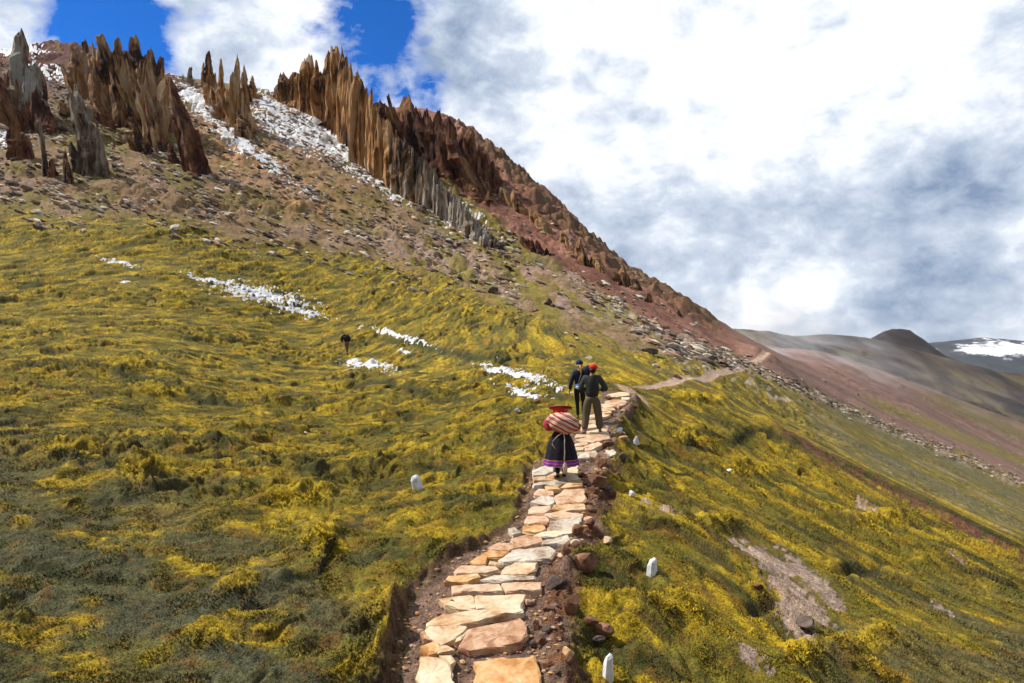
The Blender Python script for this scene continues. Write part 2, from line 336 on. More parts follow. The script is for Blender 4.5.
Cr = np.tile(np.array((.26, .115, .075)), (len(X), 1))
Cr = mixc(Cr, (.15, .06, .04), sst(-.1, .4, fbm(px / 50 - py / 60, (py - px * .62) / 10, 4, 73)) * .8)
Cr = mixc(Cr, (.36, .19, .13), sst(.1, .5, fbm(px / 40, (py - px * .6) / 8, 3, 74)) * .7)
Cr = mixc(Cr, (.27, .165, .13), sst(690, 800, px) * .8); Cr = mixc(Cr, (.17, .10, .075), sst(690, 800, px) * sst(-.1, .35, fbm(px / 70 - py / 60, (py - px * .5) / 5, 4, 77)) * .7)
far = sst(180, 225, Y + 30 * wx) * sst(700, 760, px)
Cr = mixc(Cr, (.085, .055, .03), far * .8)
Cr = mixc(Cr, (.22, .18, .035), np.exp(-((py - lineat(px, [(850, 392), (900, 412), (1024, 462)])) / 5) ** 2) * sst(850, 890, px) * .85)
Cr = mixc(Cr, (.16, .14, .035), np.exp(-((py - lineat(px, [(880, 375), (1024, 436)])) / 8) ** 2) * sst(900, 960, px) * .7)
crest = np.interp(px, [440, 500, 560, 620, 680, 735, 760], [115, 155, 215, 262, 297, 329, 331])
Cr = mixc(Cr, (.14, .085, .04), np.exp(-((py - crest - 5) / 11) ** 2) * sst(440, 500, px) * (1 - sst(700, 745, px)) * .85)
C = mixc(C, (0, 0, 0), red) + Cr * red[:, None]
# path soil, banks, trail
l_, r_ = path_edges(Y); on = 1 - sst(24, 26, Y); wob = .09 * fbm(X * 1.3, Y * 1.3, 2, 53) + .07 * fbm(X * 5, Y * 5, 2, 59); tl = l_ - X + wob; bank = 1 - sst(14, 16.5, Y)
mg = margin(Y); ins = (1 - sst(mg - .04, mg + .06, tl)) * (1 - sst(.12 + .2 * bank, .3 + .28 * bank, X - r_ + wob * 2)) * on
C = mixc(C, (.22, .135, .10), ins * .95); C = mixc(C, (.12, .07, .05), ins * sst(0, .4, fbm(X * 2.5, Y * 2.5, 3, 76)) * .7)
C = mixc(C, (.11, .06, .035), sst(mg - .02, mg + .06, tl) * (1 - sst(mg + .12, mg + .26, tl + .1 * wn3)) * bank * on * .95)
C = mixc(C, (.16, .07, .035), ins * sst(-.05, .1, X - r_) * bank * sst(-.3, .2, wn3 + .1))
tm = np.exp(-((X - np.interp(Y, TY, TX)) / (.26 + Y * .003)) ** 2) * sst(23, 25, Y) * (1 - sst(95, 99, Y))
C = mixc(C, (.50, .34, .24), sst(.25, .6, tm))
C = np.clip(C * (1 + .28 * fbm(X * 6, Y * 6, 2, 75))[:, None], .004, .9)
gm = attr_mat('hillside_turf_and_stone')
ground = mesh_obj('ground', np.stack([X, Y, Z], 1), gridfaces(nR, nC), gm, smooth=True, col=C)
tag(ground, kind='structure')
# the ground under and behind the viewpoint
gx = np.linspace(-60, 60, 61); gy = np.linspace(-60, 1.25, 40); GX, GY = np.meshgrid(gx, gy)
GZ = -1.62 + .12 * GY * 0 - .13 * GX + fbm(GX * .2, GY * .2, 3, 80) * .3 - .25 * sst(0, 1.25, GY) - .25
back = mesh_obj('ground_behind', np.stack([GX.ravel(), GY.ravel(), GZ.ravel() - .3 * sst(-1, 1.25, GY.ravel())], 1), gridfaces(40, 61), gm, smooth=True, col=np.tile(np.array((.16, .15, .02)), (GX.size, 1)))
tag(back, kind='structure')

# ------------------------------------------------------------------ snow lying on the slope
def ell(cx, cy, rx, ry, deg):
    c, s = math.cos(R(deg)), math.sin(R(deg)); dx, dy = px - cx, py - cy
    return np.exp(-((dx * c + dy * s) / rx) ** 2 - ((-dx * s + dy * c) / ry) ** 2)
nz = fbm(a * .9, b * 2.2, 4, 101); nf = fbm(a * 3.5, b * 5.5, 2, 102); nz2 = fbm(px / 16, py / 6, 4, 103)
low = np.zeros_like(px)
for e in [(262, 296, 62, 11, 14), (300, 312, 30, 5, 10), (371, 367, 30, 6.5, 11), (355, 362, 12, 4, 5), (400, 338, 42, 3, 17), (522, 377, 46, 6, 14), (498, 372, 20, 4, 12), (118, 262, 22, 2.5, 10), (525, 392, 30, 4, 14), (125, 281, 6, 2, 0), (217, 282, 40, 4, 14), (405, 352, 10, 2, 5)]:
    low = np.maximum(low, ell(*e))
nf2 = fbm(X * 2.2, Y * 3.0, 3, 105)
vn_ = RNG.normal(size=len(X))
vlow = low * 1.12 + .5 * nz + .45 * nf2 + .25 * nf + .2 * vn_ - .86; vlow = np.where(low < .12, -1, vlow)
hi = np.zeros_like(px)
for e in [(330, 140, 85, 17, 32), (285, 115, 35, 12, 30), (420, 195, 75, 12, 32), (250, 150, 60, 8, 38), (215, 115, 45, 10, 38), (455, 218, 45, 8, 32), (15, 50, 30, 4, 0), (60, 75, 45, 6, 15), (110, 92, 30, 5, 10), (10, 135, 16, 12, 20), (365, 165, 60, 12, 35), (268, 105, 20, 8, 30), (380, 120, 22, 6, 45), (290, 132, 50, 10, 30), (190, 95, 20, 8, 40)]:
    hi = np.maximum(hi, ell(*e) * (.7 if e[1] in (75, 92) else 1))
nh = fbm(X * .55, Y * .8, 3, 106); nh2 = fbm(px / 4, py / 2, 2, 107)
hi = np.where((px > 385) & (py < lineat(px, B2) + 6), 0, hi)
vhi = np.where(hi < .12, -2.0, 0.0) + hi * .9 + .42 * nz2 + .5 * nh + .45 * nh2 + .22 * vn_ - .70
def snow_sheet(v, thick, name):
    dd = Z - base_z(X, Y); v = v - (dd * .10 if thick < .2 else np.clip(dd - 1.1, -.35, 1.5) * .30); v = np.where(steep > 1.5, -1, v) if thick < .2 else v
    Zs = Z + np.clip(v, -.06, .25) * thick - .0
    Vv = np.stack([X, Y, Zs], 1); Fa = gridfaces(nR, nC); keep = (v[Fa] > -.02).any(1); Fa = Fa[keep]
    idx, inv = np.unique(Fa, return_inverse=True)
    k = NT(name + '_crystals'); c = k.coord(); n = k.noise(c, 3, 6, .7); k.bump(n, .3, .1)
    m = k.fin(k.ramp(n, [(.3, (.48, .50, .55)), (.65, (.74, .76, .80))]), .7)
    o = mesh_obj(name, Vv[idx], inv.reshape(-1, 4), m, smooth=True); return o
tag(snow_sheet(np.where(Y < 110, vlow, -1), .08, 'meadow_snow'), 'thin white snow lying in streaks across the yellow green meadow', 'snow', kind='stuff')
tag(snow_sheet(np.where(py < 245, vhi, -1), .2, 'scree_snow'), 'white snow patches among the stones below the rock wall', 'snow', kind='stuff')

# ------------------------------------------------------------------ far hills
def ridge(name, crest, d, depth, drop, mat, rough=.02, seed=1, colf=None, x0=None, x1=None, snow=False):
    cr = np.array(crest, float); p = np.linspace(cr[0, 0], cr[-1, 0], 260); t = np.linspace(-1, .5, 150)
    Pp, T = np.meshgrid(p, t); yc = np.interp(Pp, cr[:, 0], cr[:, 1]); zc = (CY - yc) / F * d
    Yd = d + T * depth; Xd = (Pp - CX) / F * d * (1 + .15 * T * depth / d)
    prof = np.where(T < 0, 1 - np.abs(T) ** 1.15, 1 - (T / .5) ** 2 * .5)
    Zd = zc - drop * (1 - prof)
    g = fbm(Xd / d * 14, Yd / d * 9, 5, seed); g2 = np.abs(fbm(Xd / d * 25, Yd / d * 12, 4, seed + 5))
    Zd = Zd + (g * .6 - g2) * rough * d * np.clip(np.abs(T) * 2.2 + .12, 0, 1)
    col = colf(Pp.ravel(), ((CY - Zd / Yd * F)).ravel(), g.ravel())
    o = mesh_obj(name, np.stack([Xd.ravel(), Yd.ravel(), Zd.ravel()], 1), gridfaces(150, 260), mat, smooth=True, col=col)
    return tag(o, kind='structure')
fm = attr_mat('far_moor', .35, .4, .02, .1, .5, 2.0)
def cA(p, q, g):
    c = np.tile(np.array((.06, .038, .026)), (len(p), 1)); c = mixc(c, (.02, .014, .012), sst(-.1, .3, g)); return mixc(c, (.11, .088, .035), sst(.0, .4, -g) * .8)
def cC(p, q, g): return mixc(np.tile(np.array((.016, .010, .010)), (len(p), 1)), (.035, .022, .018), sst(0, .4, g))
def cD(p, q, g):
    c = mixc(np.tile(np.array((.03, .035, .045)), (len(p), 1)), (.06, .06, .07), sst(0, .4, g))
    s = np.exp(-((q - 351) / 6.5) ** 2) * sst(925, 965, p); return mixc(c, (.80, .84, .92), sst(.45, .75, s + .9 * g + .5 * fbm(p / 9, q / 2, 3, 140)))
ridge('hill', [(640, 345), (700, 331), (735, 327.5), (770, 331), (802, 338), (840, 349), (900, 366), (960, 384), (1024, 402), (1150, 435), (1300, 470)], 380, 130, 60, fm, .03, 3, cA)
ridge('hill', [(700, 345), (760, 338), (790, 336), (830, 334), (865, 337), (900, 345), (1000, 372), (1100, 380), (1300, 400)], 760, 260, 110, fm, .012, 13, cA)
ridge('hill', [(820, 352), (862, 344), (880, 337), (891, 331), (900, 328.5), (910, 330), (923, 339), (945, 355), (980, 371), (1024, 385), (1150, 400), (1350, 420)], 1000, 380, 190, fm, .03, 23, cC)
ridge('mountain', [(760, 349), (850, 347), (930, 343), (960, 340), (985, 337.5), (1005, 339), (1024, 341), (1080, 336), (1200, 330), (1400, 345)], 2500, 900, 260, fm, .006, 33, cD)
vx = np.linspace(-4000, 5000, 40); vy = np.linspace(-3000, 6000, 40); VX, VY = np.meshgrid(vx, vy); VZ = np.full(VX.size, -230.0)
tag(mesh_obj('valley', np.stack([VX.ravel(), VY.ravel(), VZ], 1), gridfaces(40, 40), fm, smooth=True, col=np.tile(np.array((.08, .07, .04)), (1600, 1))), kind='structure')

# ------------------------------------------------------------------ rocks
def ico(sub):
    bm = bmesh.new(); bmesh.ops.create_icosphere(bm, subdivisions=sub, radius=1); V = np.array([v.co[:] for v in bm.verts]); Fc = np.array([[v.index for v in f.verts] for f in bm.faces]); bm.free(); return V, Fc
ICO = {s: ico(s) for s in (1, 2, 3, 4, 5)}
def rock_geo(rng, size, sub=2, cuts=9, jit=.06):
    V, Fc = ICO[sub]; V = V.copy()
    for _ in range(cuts):
        n = rng.normal(size=3); n /= np.linalg.norm(n); d = rng.uniform(.45, .8); p = V @ n; V -= np.clip(p - d, 0, None)[:, None] * n
    V += rng.normal(size=V.shape) * jit * .5
    V = V * np.array(size); an = rng.uniform(0, 6.28); c, s = math.cos(an), math.sin(an)
    return V, Fc
def shard(rng, bx, by, bz, hgt, w, dp, lean=(0, 0), tip=.25, sides=7, lv=9, rot=0):
    """a single upright splinter of layered rock"""
    an = np.sort((np.arange(sides) + rng.uniform(-.3, .3, sides)) / sides * 2 * math.pi); V = []
    rad = rng.uniform(.72, 1.12, sides)
    notch = rng.uniform(.25, .9); pw = rng.uniform(1.6, 4.2); ox = oy = 0
    for k in range(lv):
        t = k / (lv - 1); pr = 1 - (1 - tip) * t ** pw if t < .97 else tip * .6
        if t > notch: pr *= .8
        if 0 < k < lv - 1: pr *= rng.uniform(.87, 1.07)
        rad = np.clip(rad + rng.normal(size=sides) * .11, .5, 1.3); ox += rng.normal() * .035 * w; oy += rng.normal() * .035 * dp
        x = np.cos(an) * rad * w * .5 * pr; y = np.sin(an) * rad * dp * .5 * pr
        c, s = math.cos(rot), math.sin(rot); zz = t * hgt + (rng.normal(size=sides) * .045 * hgt if k == lv - 1 else 0)
        V.append(np.column_stack([x * c - y * s + bx + ox + lean[0] * t, x * s + y * c + by + oy + lean[1] * t, np.full(sides, bz) + zz]))
    V = np.concatenate(V); top = V[-sides:].mean(0) + np.array([0, 0, hgt * .012]); V = np.vstack([V, top]); Fc = []
    for k in range(lv - 1):
        for i in range(sides):
            j = (i + 1) % sides; a_, b_ = k * sides + i, k * sides + j; Fc += [(a_, b_, b_ + sides), (a_, b_ + sides, a_ + sides)]
    e = len(V) - 1; o = (lv - 1) * sides
    for i in range(sides): Fc.append((o + i, o + (i + 1) % sides, e))
    return V, np.array(Fc)
def rock_obj(name, loc, size, mat, rz=0, tilt=0, sub=3, seed=0, cuts=10, jit=.03, parent=None):
    rng = np.random.default_rng(seed); V, Fc = rock_geo(rng, size, sub, cuts, jit)
    o = mesh_obj(name, V, Fc, mat); o.location = loc; o.rotation_euler = (tilt, tilt * .4, rz); return o
M_path = rock_mat('sandstone_cream', [(.0, (.40, .19, .07)), (.3, (.55, .36, .20)), (.5, (.62, .47, .31)), (.8, (.70, .56, .39)), (1, (.72, .62, .48))], (1, 1, 1), 3, 14, .6, .02, .85, 1.1, 3)
M_pink = rock_mat('sandstone_pink', [(.0, (.26, .12, .07)), (.3, (.46, .26, .15)), (.5, (.56, .37, .24)), (.8, (.64, .46, .32)), (1, (.70, .56, .42))], (1, 1, 1), 3, 14, .6, .02, .85, 1.3, 3)
M_orange = rock_mat('sandstone_orange', [(.0, (.30, .12, .035)), (.35, (.54, .27, .10)), (.6, (.63, .41, .21)), (.8, (.66, .46, .26)), (1, (.70, .55, .36))], (1, 1, 1), 2.2, 12, .6, .02, .85, 1.7, 3)
M_greysl = rock_mat('sandstone_grey', [(.0, (.13, .09, .065)), (.3, (.38, .28, .20)), (.5, (.50, .42, .33)), (.8, (.58, .52, .44)), (1, (.66, .60, .52))], (1, 1, 1), 3, 14, .6, .02, .85, 1.3, 3)
M_brown = rock_mat('earthy_rock', [(.0, (.05, .025, .018)), (.4, (.15, .07, .04)), (.7, (.26, .13, .07)), (1, (.36, .22, .13))], (1, 1, 1), 4, 16, .8, .03, .9, 1.4)
M_dark = rock_mat('dark_rock', [(.0, (.03, .024, .022)), (.5, (.09, .065, .055)), (1, (.2, .15, .12))], (1, 1, 1), 4, 16, .8, .03, .9, 1.4)
M_white = rock_mat('white_painted_stone', [(.0, (.35, .36, .38)), (.3, (.66, .68, .72)), (1, (.86, .87, .9))], (1, 1, 1), 9, 30, .5, .01, .8, 3)
M_orr = rock_mat('ochre_spire', [(.0, (.035, .02, .014)), (.28, (.19, .085, .03)), (.5, (.48, .235, .08)), (.75, (.62, .36, .15)), (1, (.55, .47, .36))], (1, 1, .12), .9, 3.2, 1, .6, .95, .09, 4.2)
M_grr = rock_mat('grey_spire', [(.0, (.03, .022, .02)), (.3, (.11, .075, .05)), (.5, (.26, .18, .12)), (.75, (.36, .30, .24)), (1, (.46, .43, .38))], (1, 1, .12), .9, 3.2, 1, .6, .95, .11, 4.2)
M_rdr = rock_mat('maroon_crag', [(.0, (.025, .010, .008)), (.35, (.10, .032, .02)), (.6, (.19, .075, .035)), (1, (.34, .18, .085))], (1, 1, .35), .6, 2.5, 1, .7, .95, .1, 4.2)
M_dks = rock_mat('dark_spire', [(.0, (.022, .012, .010)), (.28, (.11, .052, .03)), (.5, (.32, .165, .07)), (.8, (.48, .29, .13)), (1, (.45, .36, .26))], (1, 1, .12), .9, 3.2, 1, .6, .95, .12, 4.2)
M_scree = attr_mat('scree_stone', .3, .6, .8, 4, 20, .05)

# ---- paving slabs traced as footprints on the ground of the path
def Zt(o, sx, pts): return [(o[0] + x / sx, o[1] + y / sx) for x, y in pts]
z1 = ((400, 590), 6.4); z2 = ((420, 520), 5.689); z3 = ((500, 455), 7.314); z4 = ((540, 380), 8.533)
SL = [
 (z1, [(480,460),(650,435),(700,445),(860,430),(890,540),(898,660),(465,660),(500,510)], M_orange, .10, 'broad orange slab cut off by the bottom edge of the photo'),
 (z1, [(130,425),(235,430),(320,500),(338,660),(145,660),(128,500)], M_path, .10, 'cream slab standing lengthwise left of the bottom orange slab'),
 (z1, [(255,420),(330,415),(350,460),(325,485)], M_path, .06, 'small cream stone wedged between the two lowest slabs'),
 (z1, [(130,365),(230,325),(255,372),(240,405),(185,418)], M_orange, .09, 'lumpy ochre stone above the lengthwise cream slab'),
 (z1, [(255,362),(300,358),(345,380),(250,408)], M_path, .06, 'little flat cream stone right of the lumpy ochre stone'),
 (z1, [(160,258),(190,235),(420,230),(432,245),(340,310),(265,342),(200,315)], M_path, .09, 'cream kite shaped slab at the left edge below the long beam'),
 (z1, [(130,268),(155,262),(195,318),(150,312)], M_pink, .05, 'thin sliver of stone left of the cream kite shaped slab'),
 (z1, [(430,262),(385,332),(350,342),(362,310)], M_path, .07, 'narrow wedge stone between kite shaped slab and big pinkish slab'),
 (z1, [(440,250),(770,183),(800,215),(806,280),(770,335),(690,355),(450,382),(385,365)], M_pink, .12, 'big pinkish cream slab above the bottom orange slab'),
 (z1, [(180,205),(270,155),(620,122),(780,127),(775,142),(640,165),(450,208),(340,226),(180,224)], M_path, .15, 'long beam like slab with shaded brown front spanning the path'),
 (z1, [(250,55),(450,35),(470,50),(485,120),(380,122),(290,95)], M_path, .08, 'pale cream slab behind the round dark stone'),
 (z1, [(484,40),(805,28),(790,70),(770,118),(492,122)], M_path, .08, 'palest cream slab right of the round dark stone'),
 (z2, [(185,380),(300,365),(440,366),(470,402),(190,412)], M_pink, .13, 'brick like tan block on the left of its pair'),
 (z2, [(468,358),(560,352),(685,356),(688,396),(490,402)], M_pink, .15, 'brick like tan block on the right of its pair'),
 (z2, [(350,338),(420,315),(655,320),(652,338),(430,348)], M_greysl, .14, 'pale slab with a nearly black front edge'),
 (z2, [(140,347),(160,320),(330,305),(342,320),(270,357)], M_orange, .07, 'orange and cream slab at left edge above the tan blocks'),
 (z2, [(465,292),(540,247),(668,240),(658,280),(612,312),(480,311)], M_path, .08, 'cream slab just above the black edged slab'),
 (z2, [(195,292),(240,258),(430,265),(452,282),(380,302),(208,306)], M_pink, .06, 'rosy slab at left edge above the orange and cream slab'),
 (z2, [(285,238),(330,205),(385,210),(372,252),(310,252)], M_orange, .06, 'small bright orange slab at the muddy left margin'),
 (z2, [(395,236),(460,243),(462,258),(388,257)], M_path, .05, 'tiny cream stone right of the bright orange slab'),
 (z2, [(450,227),(530,172),(735,150),(772,180),(742,215),(600,237),(480,242)], M_greysl, .10, 'large greyish slab with a peak at its right end'),
 (z2, [(340,206),(400,175),(505,180),(470,206),(400,216)], M_orange, .05, 'pale orange slab left of the large greyish slab'),
 (z2, [(388,157),(450,130),(560,135),(592,152),(500,172),(400,167)], M_pink, .06, 'rosy flat slab where the path bends to the right'),
 (z2, [(520,108),(600,88),(690,98),(702,125),(600,147),(540,128)], M_pink, .07, 'reddish slab with yellow stain at the bend of the path'),
 (z2, [(692,122),(840,90),(852,112),(820,137),(700,133)], M_greysl, .11, 'grey slab sticking out over the right edge at the bend'),
 (z2, [(500,52),(540,45),(577,70),(530,82)], M_greysl, .12, 'whitish stone lying on the left margin at the bend'),
 (z2, [(590,35),(700,30),(715,55),(650,72),(590,62)], M_orange, .05, 'brownish orange stone below the big grey stained slab'),
 (z2, [(640,88),(720,63),(850,60),(882,72),(780,92),(650,94)], M_path, .06, 'thin cream slab under the big grey stained slab'),
 (z3, [(350,530),(370,490),(480,470),(592,455),(572,535),(500,560),(345,560)], M_greysl, .07, 'big grey stained slab filling the right half of the path'),
 (z3, [(180,490),(200,450),(340,440),(362,490),(340,508),(210,504)], M_pink, .06, 'pinkish slab left of the big grey stained slab'),
 (z3, [(190,530),(250,510),(325,520),(332,540),(240,560)], M_orange, .05, 'small ochre slab below the pinkish left slab'),
 (z3, [(328,430),(450,408),(602,432),(592,453),(480,466),(370,452)], M_pink, .08, 'rough pinkish slab two rows above the grey stained slab base'),
 (z3, [(380,398),(400,365),(610,358),(620,398),(480,408)], M_path, .07, 'tan slab at right edge below the wide rosy slab'),
 (z3, [(210,402),(250,375),(370,378),(374,400),(322,430),(210,427)], M_pink, .05, 'light slab at left edge below the white faced slab'),
 (z3, [(225,342),(320,295),(388,310),(394,355),(360,367),(280,357)], M_greysl, .10, 'white faced slab at the left edge with pointed top'),
 (z3, [(397,310),(470,255),(617,250),(627,320),(600,345),(420,355)], M_pink, .09, 'wide rosy slab third below the woman on the right'),
 (z3, [(250,280),(280,250),(390,262),(395,290),(320,300),(255,292)], M_pink, .05, 'flat light slab at left edge above the white faced slab'),
 (z3, [(440,245),(520,185),(600,190),(602,225),(480,240)], M_orange, .09, 'golden slab just below right of the woman\'s feet'),
 (z3, [(245,208),(360,193),(500,183),(505,197),(425,225),(330,215),(250,225)], M_greysl, .08, 'dull grey brown slab directly below the woman\'s feet'),
 (z3, [(330,228),(420,232),(440,250),(350,258)], M_orange, .05, 'rusty little slab under the dull grey brown slab'),
 (z3, [(243,165),(330,152),(342,185),(250,188)], M_path, .06, 'pale slab at left edge level with the woman\'s shoes'),
 (z3, [(238,112),(330,80),(392,80),(392,120),(330,140),(245,146)], M_greysl, .06, 'pale grey slab left of the woman\'s ankles'),
 (z3, [(345,152),(400,125),(500,118),(560,150),(590,178),(500,186),(342,182)], M_path, .06, 'slab the woman stands on'),
 (z3, [(495,98),(572,80),(567,135),(500,142)], M_path, .07, 'pale square slab right of the woman\'s ankles'),
 (z4, [(325,617),(480,608),(430,662),(330,668)], M_greysl, .08, 'pale slab beside the hem of the woman\'s skirt'),
 (z4, [(300,577),(370,570),(372,600),(300,606)], M_path, .05, 'small slab touching the right side of the woman\'s skirt'),
 (z4, [(380,562),(500,530),(542,550),(440,598),(390,602)], M_pink, .09, 'pinkish slanting slab between the woman and the grey rocks'),
 (z4, [(300,545),(400,530),(402,552),(300,572)], M_path, .05, 'narrow slab right of the woman\'s waist'),
 (z4, [(300,512),(400,490),(592,482),(592,502),(450,530)], M_pink, .08, 'long thin slab in the second row below the man\'s shoes'),
 (z4, [(310,470),(420,468),(582,440),(592,470),(480,488),(310,492)], M_pink, .07, 'wide slab directly below the man\'s left shoe'),
 (z4, [(400,440),(540,413),(582,420),(572,440),(470,462)], M_path, .07, 'slab under the man\'s right shoe'),
 (z4, [(335,400),(470,370),(482,400),(360,428)], M_path, .05, 'slab seen between the man\'s ankles'),
 (z4, [(340,345),(520,340),(522,368),(350,378)], M_pink, .05, 'slab seen between the man\'s calves'),
 (z4, [(430,300),(600,265),(622,290),(560,312),(440,330)], M_path, .06, 'pale slab right of the man\'s knees'),
 (z4, [(500,240),(620,235),(642,255),(560,268),(500,270)], M_pink, .06, 'flat slab right of the man\'s thighs'),
 (z4, [(515,205),(600,203),(645,225),(560,234)], M_path, .05, 'slim slab right of the man\'s hips'),
 (z4, [(555,182),(640,163),(730,175),(742,200),(670,225),(600,212)], M_pink, .07, 'broad pale slab below the topmost step'),
 (z4, [(575,125),(680,105),(760,108),(762,130),(660,142),(575,143)], M_path, .14, 'topmost big step with a dark shadow line under it'),
 (z4, [(695,150),(765,148),(762,166),(700,168)], M_path, .06, 'small pale stone at the right end of the topmost step'),
]
def plane_hit(px_, py_, off):
    d = np.exp(np.linspace(math.log(5), math.log(60), 3000)); z = path_z(d) + off; i = int(np.argmax(z >= (CY - py_) / F * d)); return np.array([(px_ - CX) / F * d[i], d[i], z[i]])
def slab(pts, mat, th, label, seed):
    rng = np.random.default_rng(seed)
    P = [plane_hit(x, y, .085) for x, y in pts]; c = np.mean(P, 0); q = []
    n = len(P)
    for i in range(n):                                      # break the outline up
        A, B = P[i], P[(i + 1) % n]; L = np.linalg.norm(B - A); k = max(1, int(L / .09))
        for j in range(k):
            p = A + (B - A) * j / k
            nrm = np.array([(B - A)[1], -(B - A)[0], 0]) / (L + 1e-6)
            q.append(p + (nrm * rng.normal() * .010 if j else 0))
    q = np.array(q) - c; n = len(q); th2 = th + .03
    tz = rng.normal(size=2) * .012
    q[:, 2] += q[:, 0] * tz[0] + q[:, 1] * tz[1]
    sign = np.sign(np.sum(q[:, 0] * np.roll(q[:, 1], -1) - q[:, 1] * np.roll(q[:, 0], -1)))
    if sign < 0: q = q[::-1]
    rings = []
    for s, dz in ((.5, .006), (.93, .004), (.985, -.006), (1.0, -.022), (1.01, -th2 * .5), (.98, -th2)):
        r = q.copy(); r[:, :2] *= s; r[:, 2] = q[:, 2] * (s if s < .9 else 1) + dz + rng.normal(size=n) * (.005 if s < 1 else .004); 
        if s >= .98: r[:, :2] += rng.normal(size=(n, 2)) * .007
        rings.append(r)
    q0 = 1.045
    rings = [r * np.array([q0, q0, 1]) for r in rings]; V = [np.array([0, 0, .006])[None]] + rings + [np.array([0, 0, -th2])[None]]; V = np.concatenate(V); Fc = []
    for i in range(n): Fc.append((0, 1 + i, 1 + (i + 1) % n))
    for k in range(len(rings) - 1):
        a0 = 1 + k * n; b0 = a0 + n
        for i in range(n): j = (i + 1) % n; Fc.append((a0 + i, b0 + i, b0 + j, a0 + j))
    a0 = 1 + (len(rings) - 1) * n; e = len(V) - 1
    for i in range(n): Fc.append((a0 + i, e, a0 + (i + 1) % n))
    o = mesh_obj('paving_stone', V, Fc, mat); o.location = c
    o.data.polygons.foreach_set('use_smooth', np.zeros(len(o.data.polygons), bool))
    return tag(o, label, 'paving stone', 'flat stones paving the footpath')
for i, (zz, pl, m, th_, lb) in enumerate(SL): slab(Zt(zz[0], zz[1], pl), m, th_, lb, 300 + i)

# ---- single rocks read from the photograph: px, py(base), w px, h px, material, label
RK = [
 (453,609,13,10,M_dark,'round dark stone sitting on the pale cream slab'),
 (529,606,14,8,M_pink,'rosy stone at right edge beside the palest cream slab'),
 (568,658,14,13,M_orange,'flat orange flake on grass left of the lowest white marker'),
 (600,637,32,16,M_brown,'brown rock with dark left side above the lowest white marker'),
 (591,628,18,14,M_brown,'small brown rock touching the bigger one above the lowest marker'),
 (596,645,22,8,M_dark,'thin dark rock lying below the pair of brown rocks'),
 (572,614,24,26,M_brown,'leaning rust topped rock right of the tan blocks'),
 (556,590,26,18,M_dark,'dark block under turf right of the black edged slab'),
 (588,572,32,24,M_brown,'big dark slanting rock right of the greyish peaked slab'),
 (566,556,14,13,M_brown,'rounded brown rock at the bend of the path'),
 (578,535,14,12,M_brown,'brown rock on right edge beside the grey stained slab'),
 (590,528,14,12,M_brown,'squat brown rock on the outer right edge above the bend'),
 (575,547,16,8,M_pink,'pinkish rock between the bend and the dark slanting rock'),
 (592,498,20,14,M_brown,'grey brown slanting rock right of the wide rosy slab'),
 (598,487,24,14,M_brown,'long rusty rock pointing right below the woman'),
 (605,492,16,6,M_dark,'dark flat rock at the tip of the long rusty rock'),
 (583,478,12,8,M_brown,'small rock in grass right of the pale square slab'),
 (601,468,18,13,M_brown,'reddish rock in the pile right of the skirt hem'),
 (594,461,16,10,M_pink,'pinkish flat rock in the pile right of the woman'),
 (612,458,18,10,M_greysl,'grey rock at the top right of the pile'),
 (623,462,12,8,M_dark,'dark maroon rock at the far right of the pile'),
 (607,448,16,9,M_brown,'brown rock just below right of the man\'s shoes'),
 (588,452,14,6,M_pink,'thin pale rock left in the pile below the man'),
 (598,474,10,7,M_orange,'small ochre rock at the bottom of the pile'),
 (541,646,14,12,M_brown,'earthy lump right of the big pinkish slab'),
 (536,630,12,12,M_brown,'earthy lump right of the long beam slab'),
 (533,648,10,9,M_dark,'dark stone under the earthy lumps at right edge'),
 (547,668,14,9,M_brown,'brown stone right of the bottom orange slab'),
 (520,492,6,5,M_dark,'small dark stone in the grass left of the wide rosy slab'),
 (609,400,9,5,M_brown,'brown stone beside the path near the man\'s elbow'),
 (635,408,10,5,M_brown,'brown stone right of the path below the topmost step'),
 (608,417,12,5,M_dark,'dark stone at right edge level with the man\'s calves'),
 (492,293,14,10,M_dark,'dark angular boulder alone at the lower edge of the scree'),
 (650,354,24,8,M_dark,'long dark flat boulder above the far trail'),
 (548,305,11,8,M_dark,'dark boulder in the scree above the snow streak end'),
 (228,216,16,6,M_greysl,'flat pale boulder at the foot of the brown slope'),
 (213,214,10,4,M_dark,'dark flat stone left of the flat pale boulder'),
 (590,360,10,5,M_greysl,'grey boulder on the meadow above the man\'s cap'),
 (420,212,16,10,M_dark,'dark pointed rock among stones below the rock wall'),
 (325,128,24,9,M_grr,'rounded grey rock in the snow left of the rock wall'),
 (760,590,14,7,M_brown,'brown rock at the edge of the bare gravel patch'),
 (808,634,30,13,M_dark,'dark mossy rock at the foot of the bare gravel patch'),
]
for i, (x, y, w, h, m, lb) in enumerate(RK):
    p = hit(x, y, 5); W = w / F * p.y * .44; Hh = h / F * p.y * .44
    o = rock_obj('rock', (p.x, p.y + W * .3, p.z + Hh * .75), (W * 1.05, W * .75, Hh * 1.25), m, rz=random.uniform(-.3, .3), tilt=random.uniform(-.25, .1), seed=500 + i)
    tag(o, lb, 'rock')
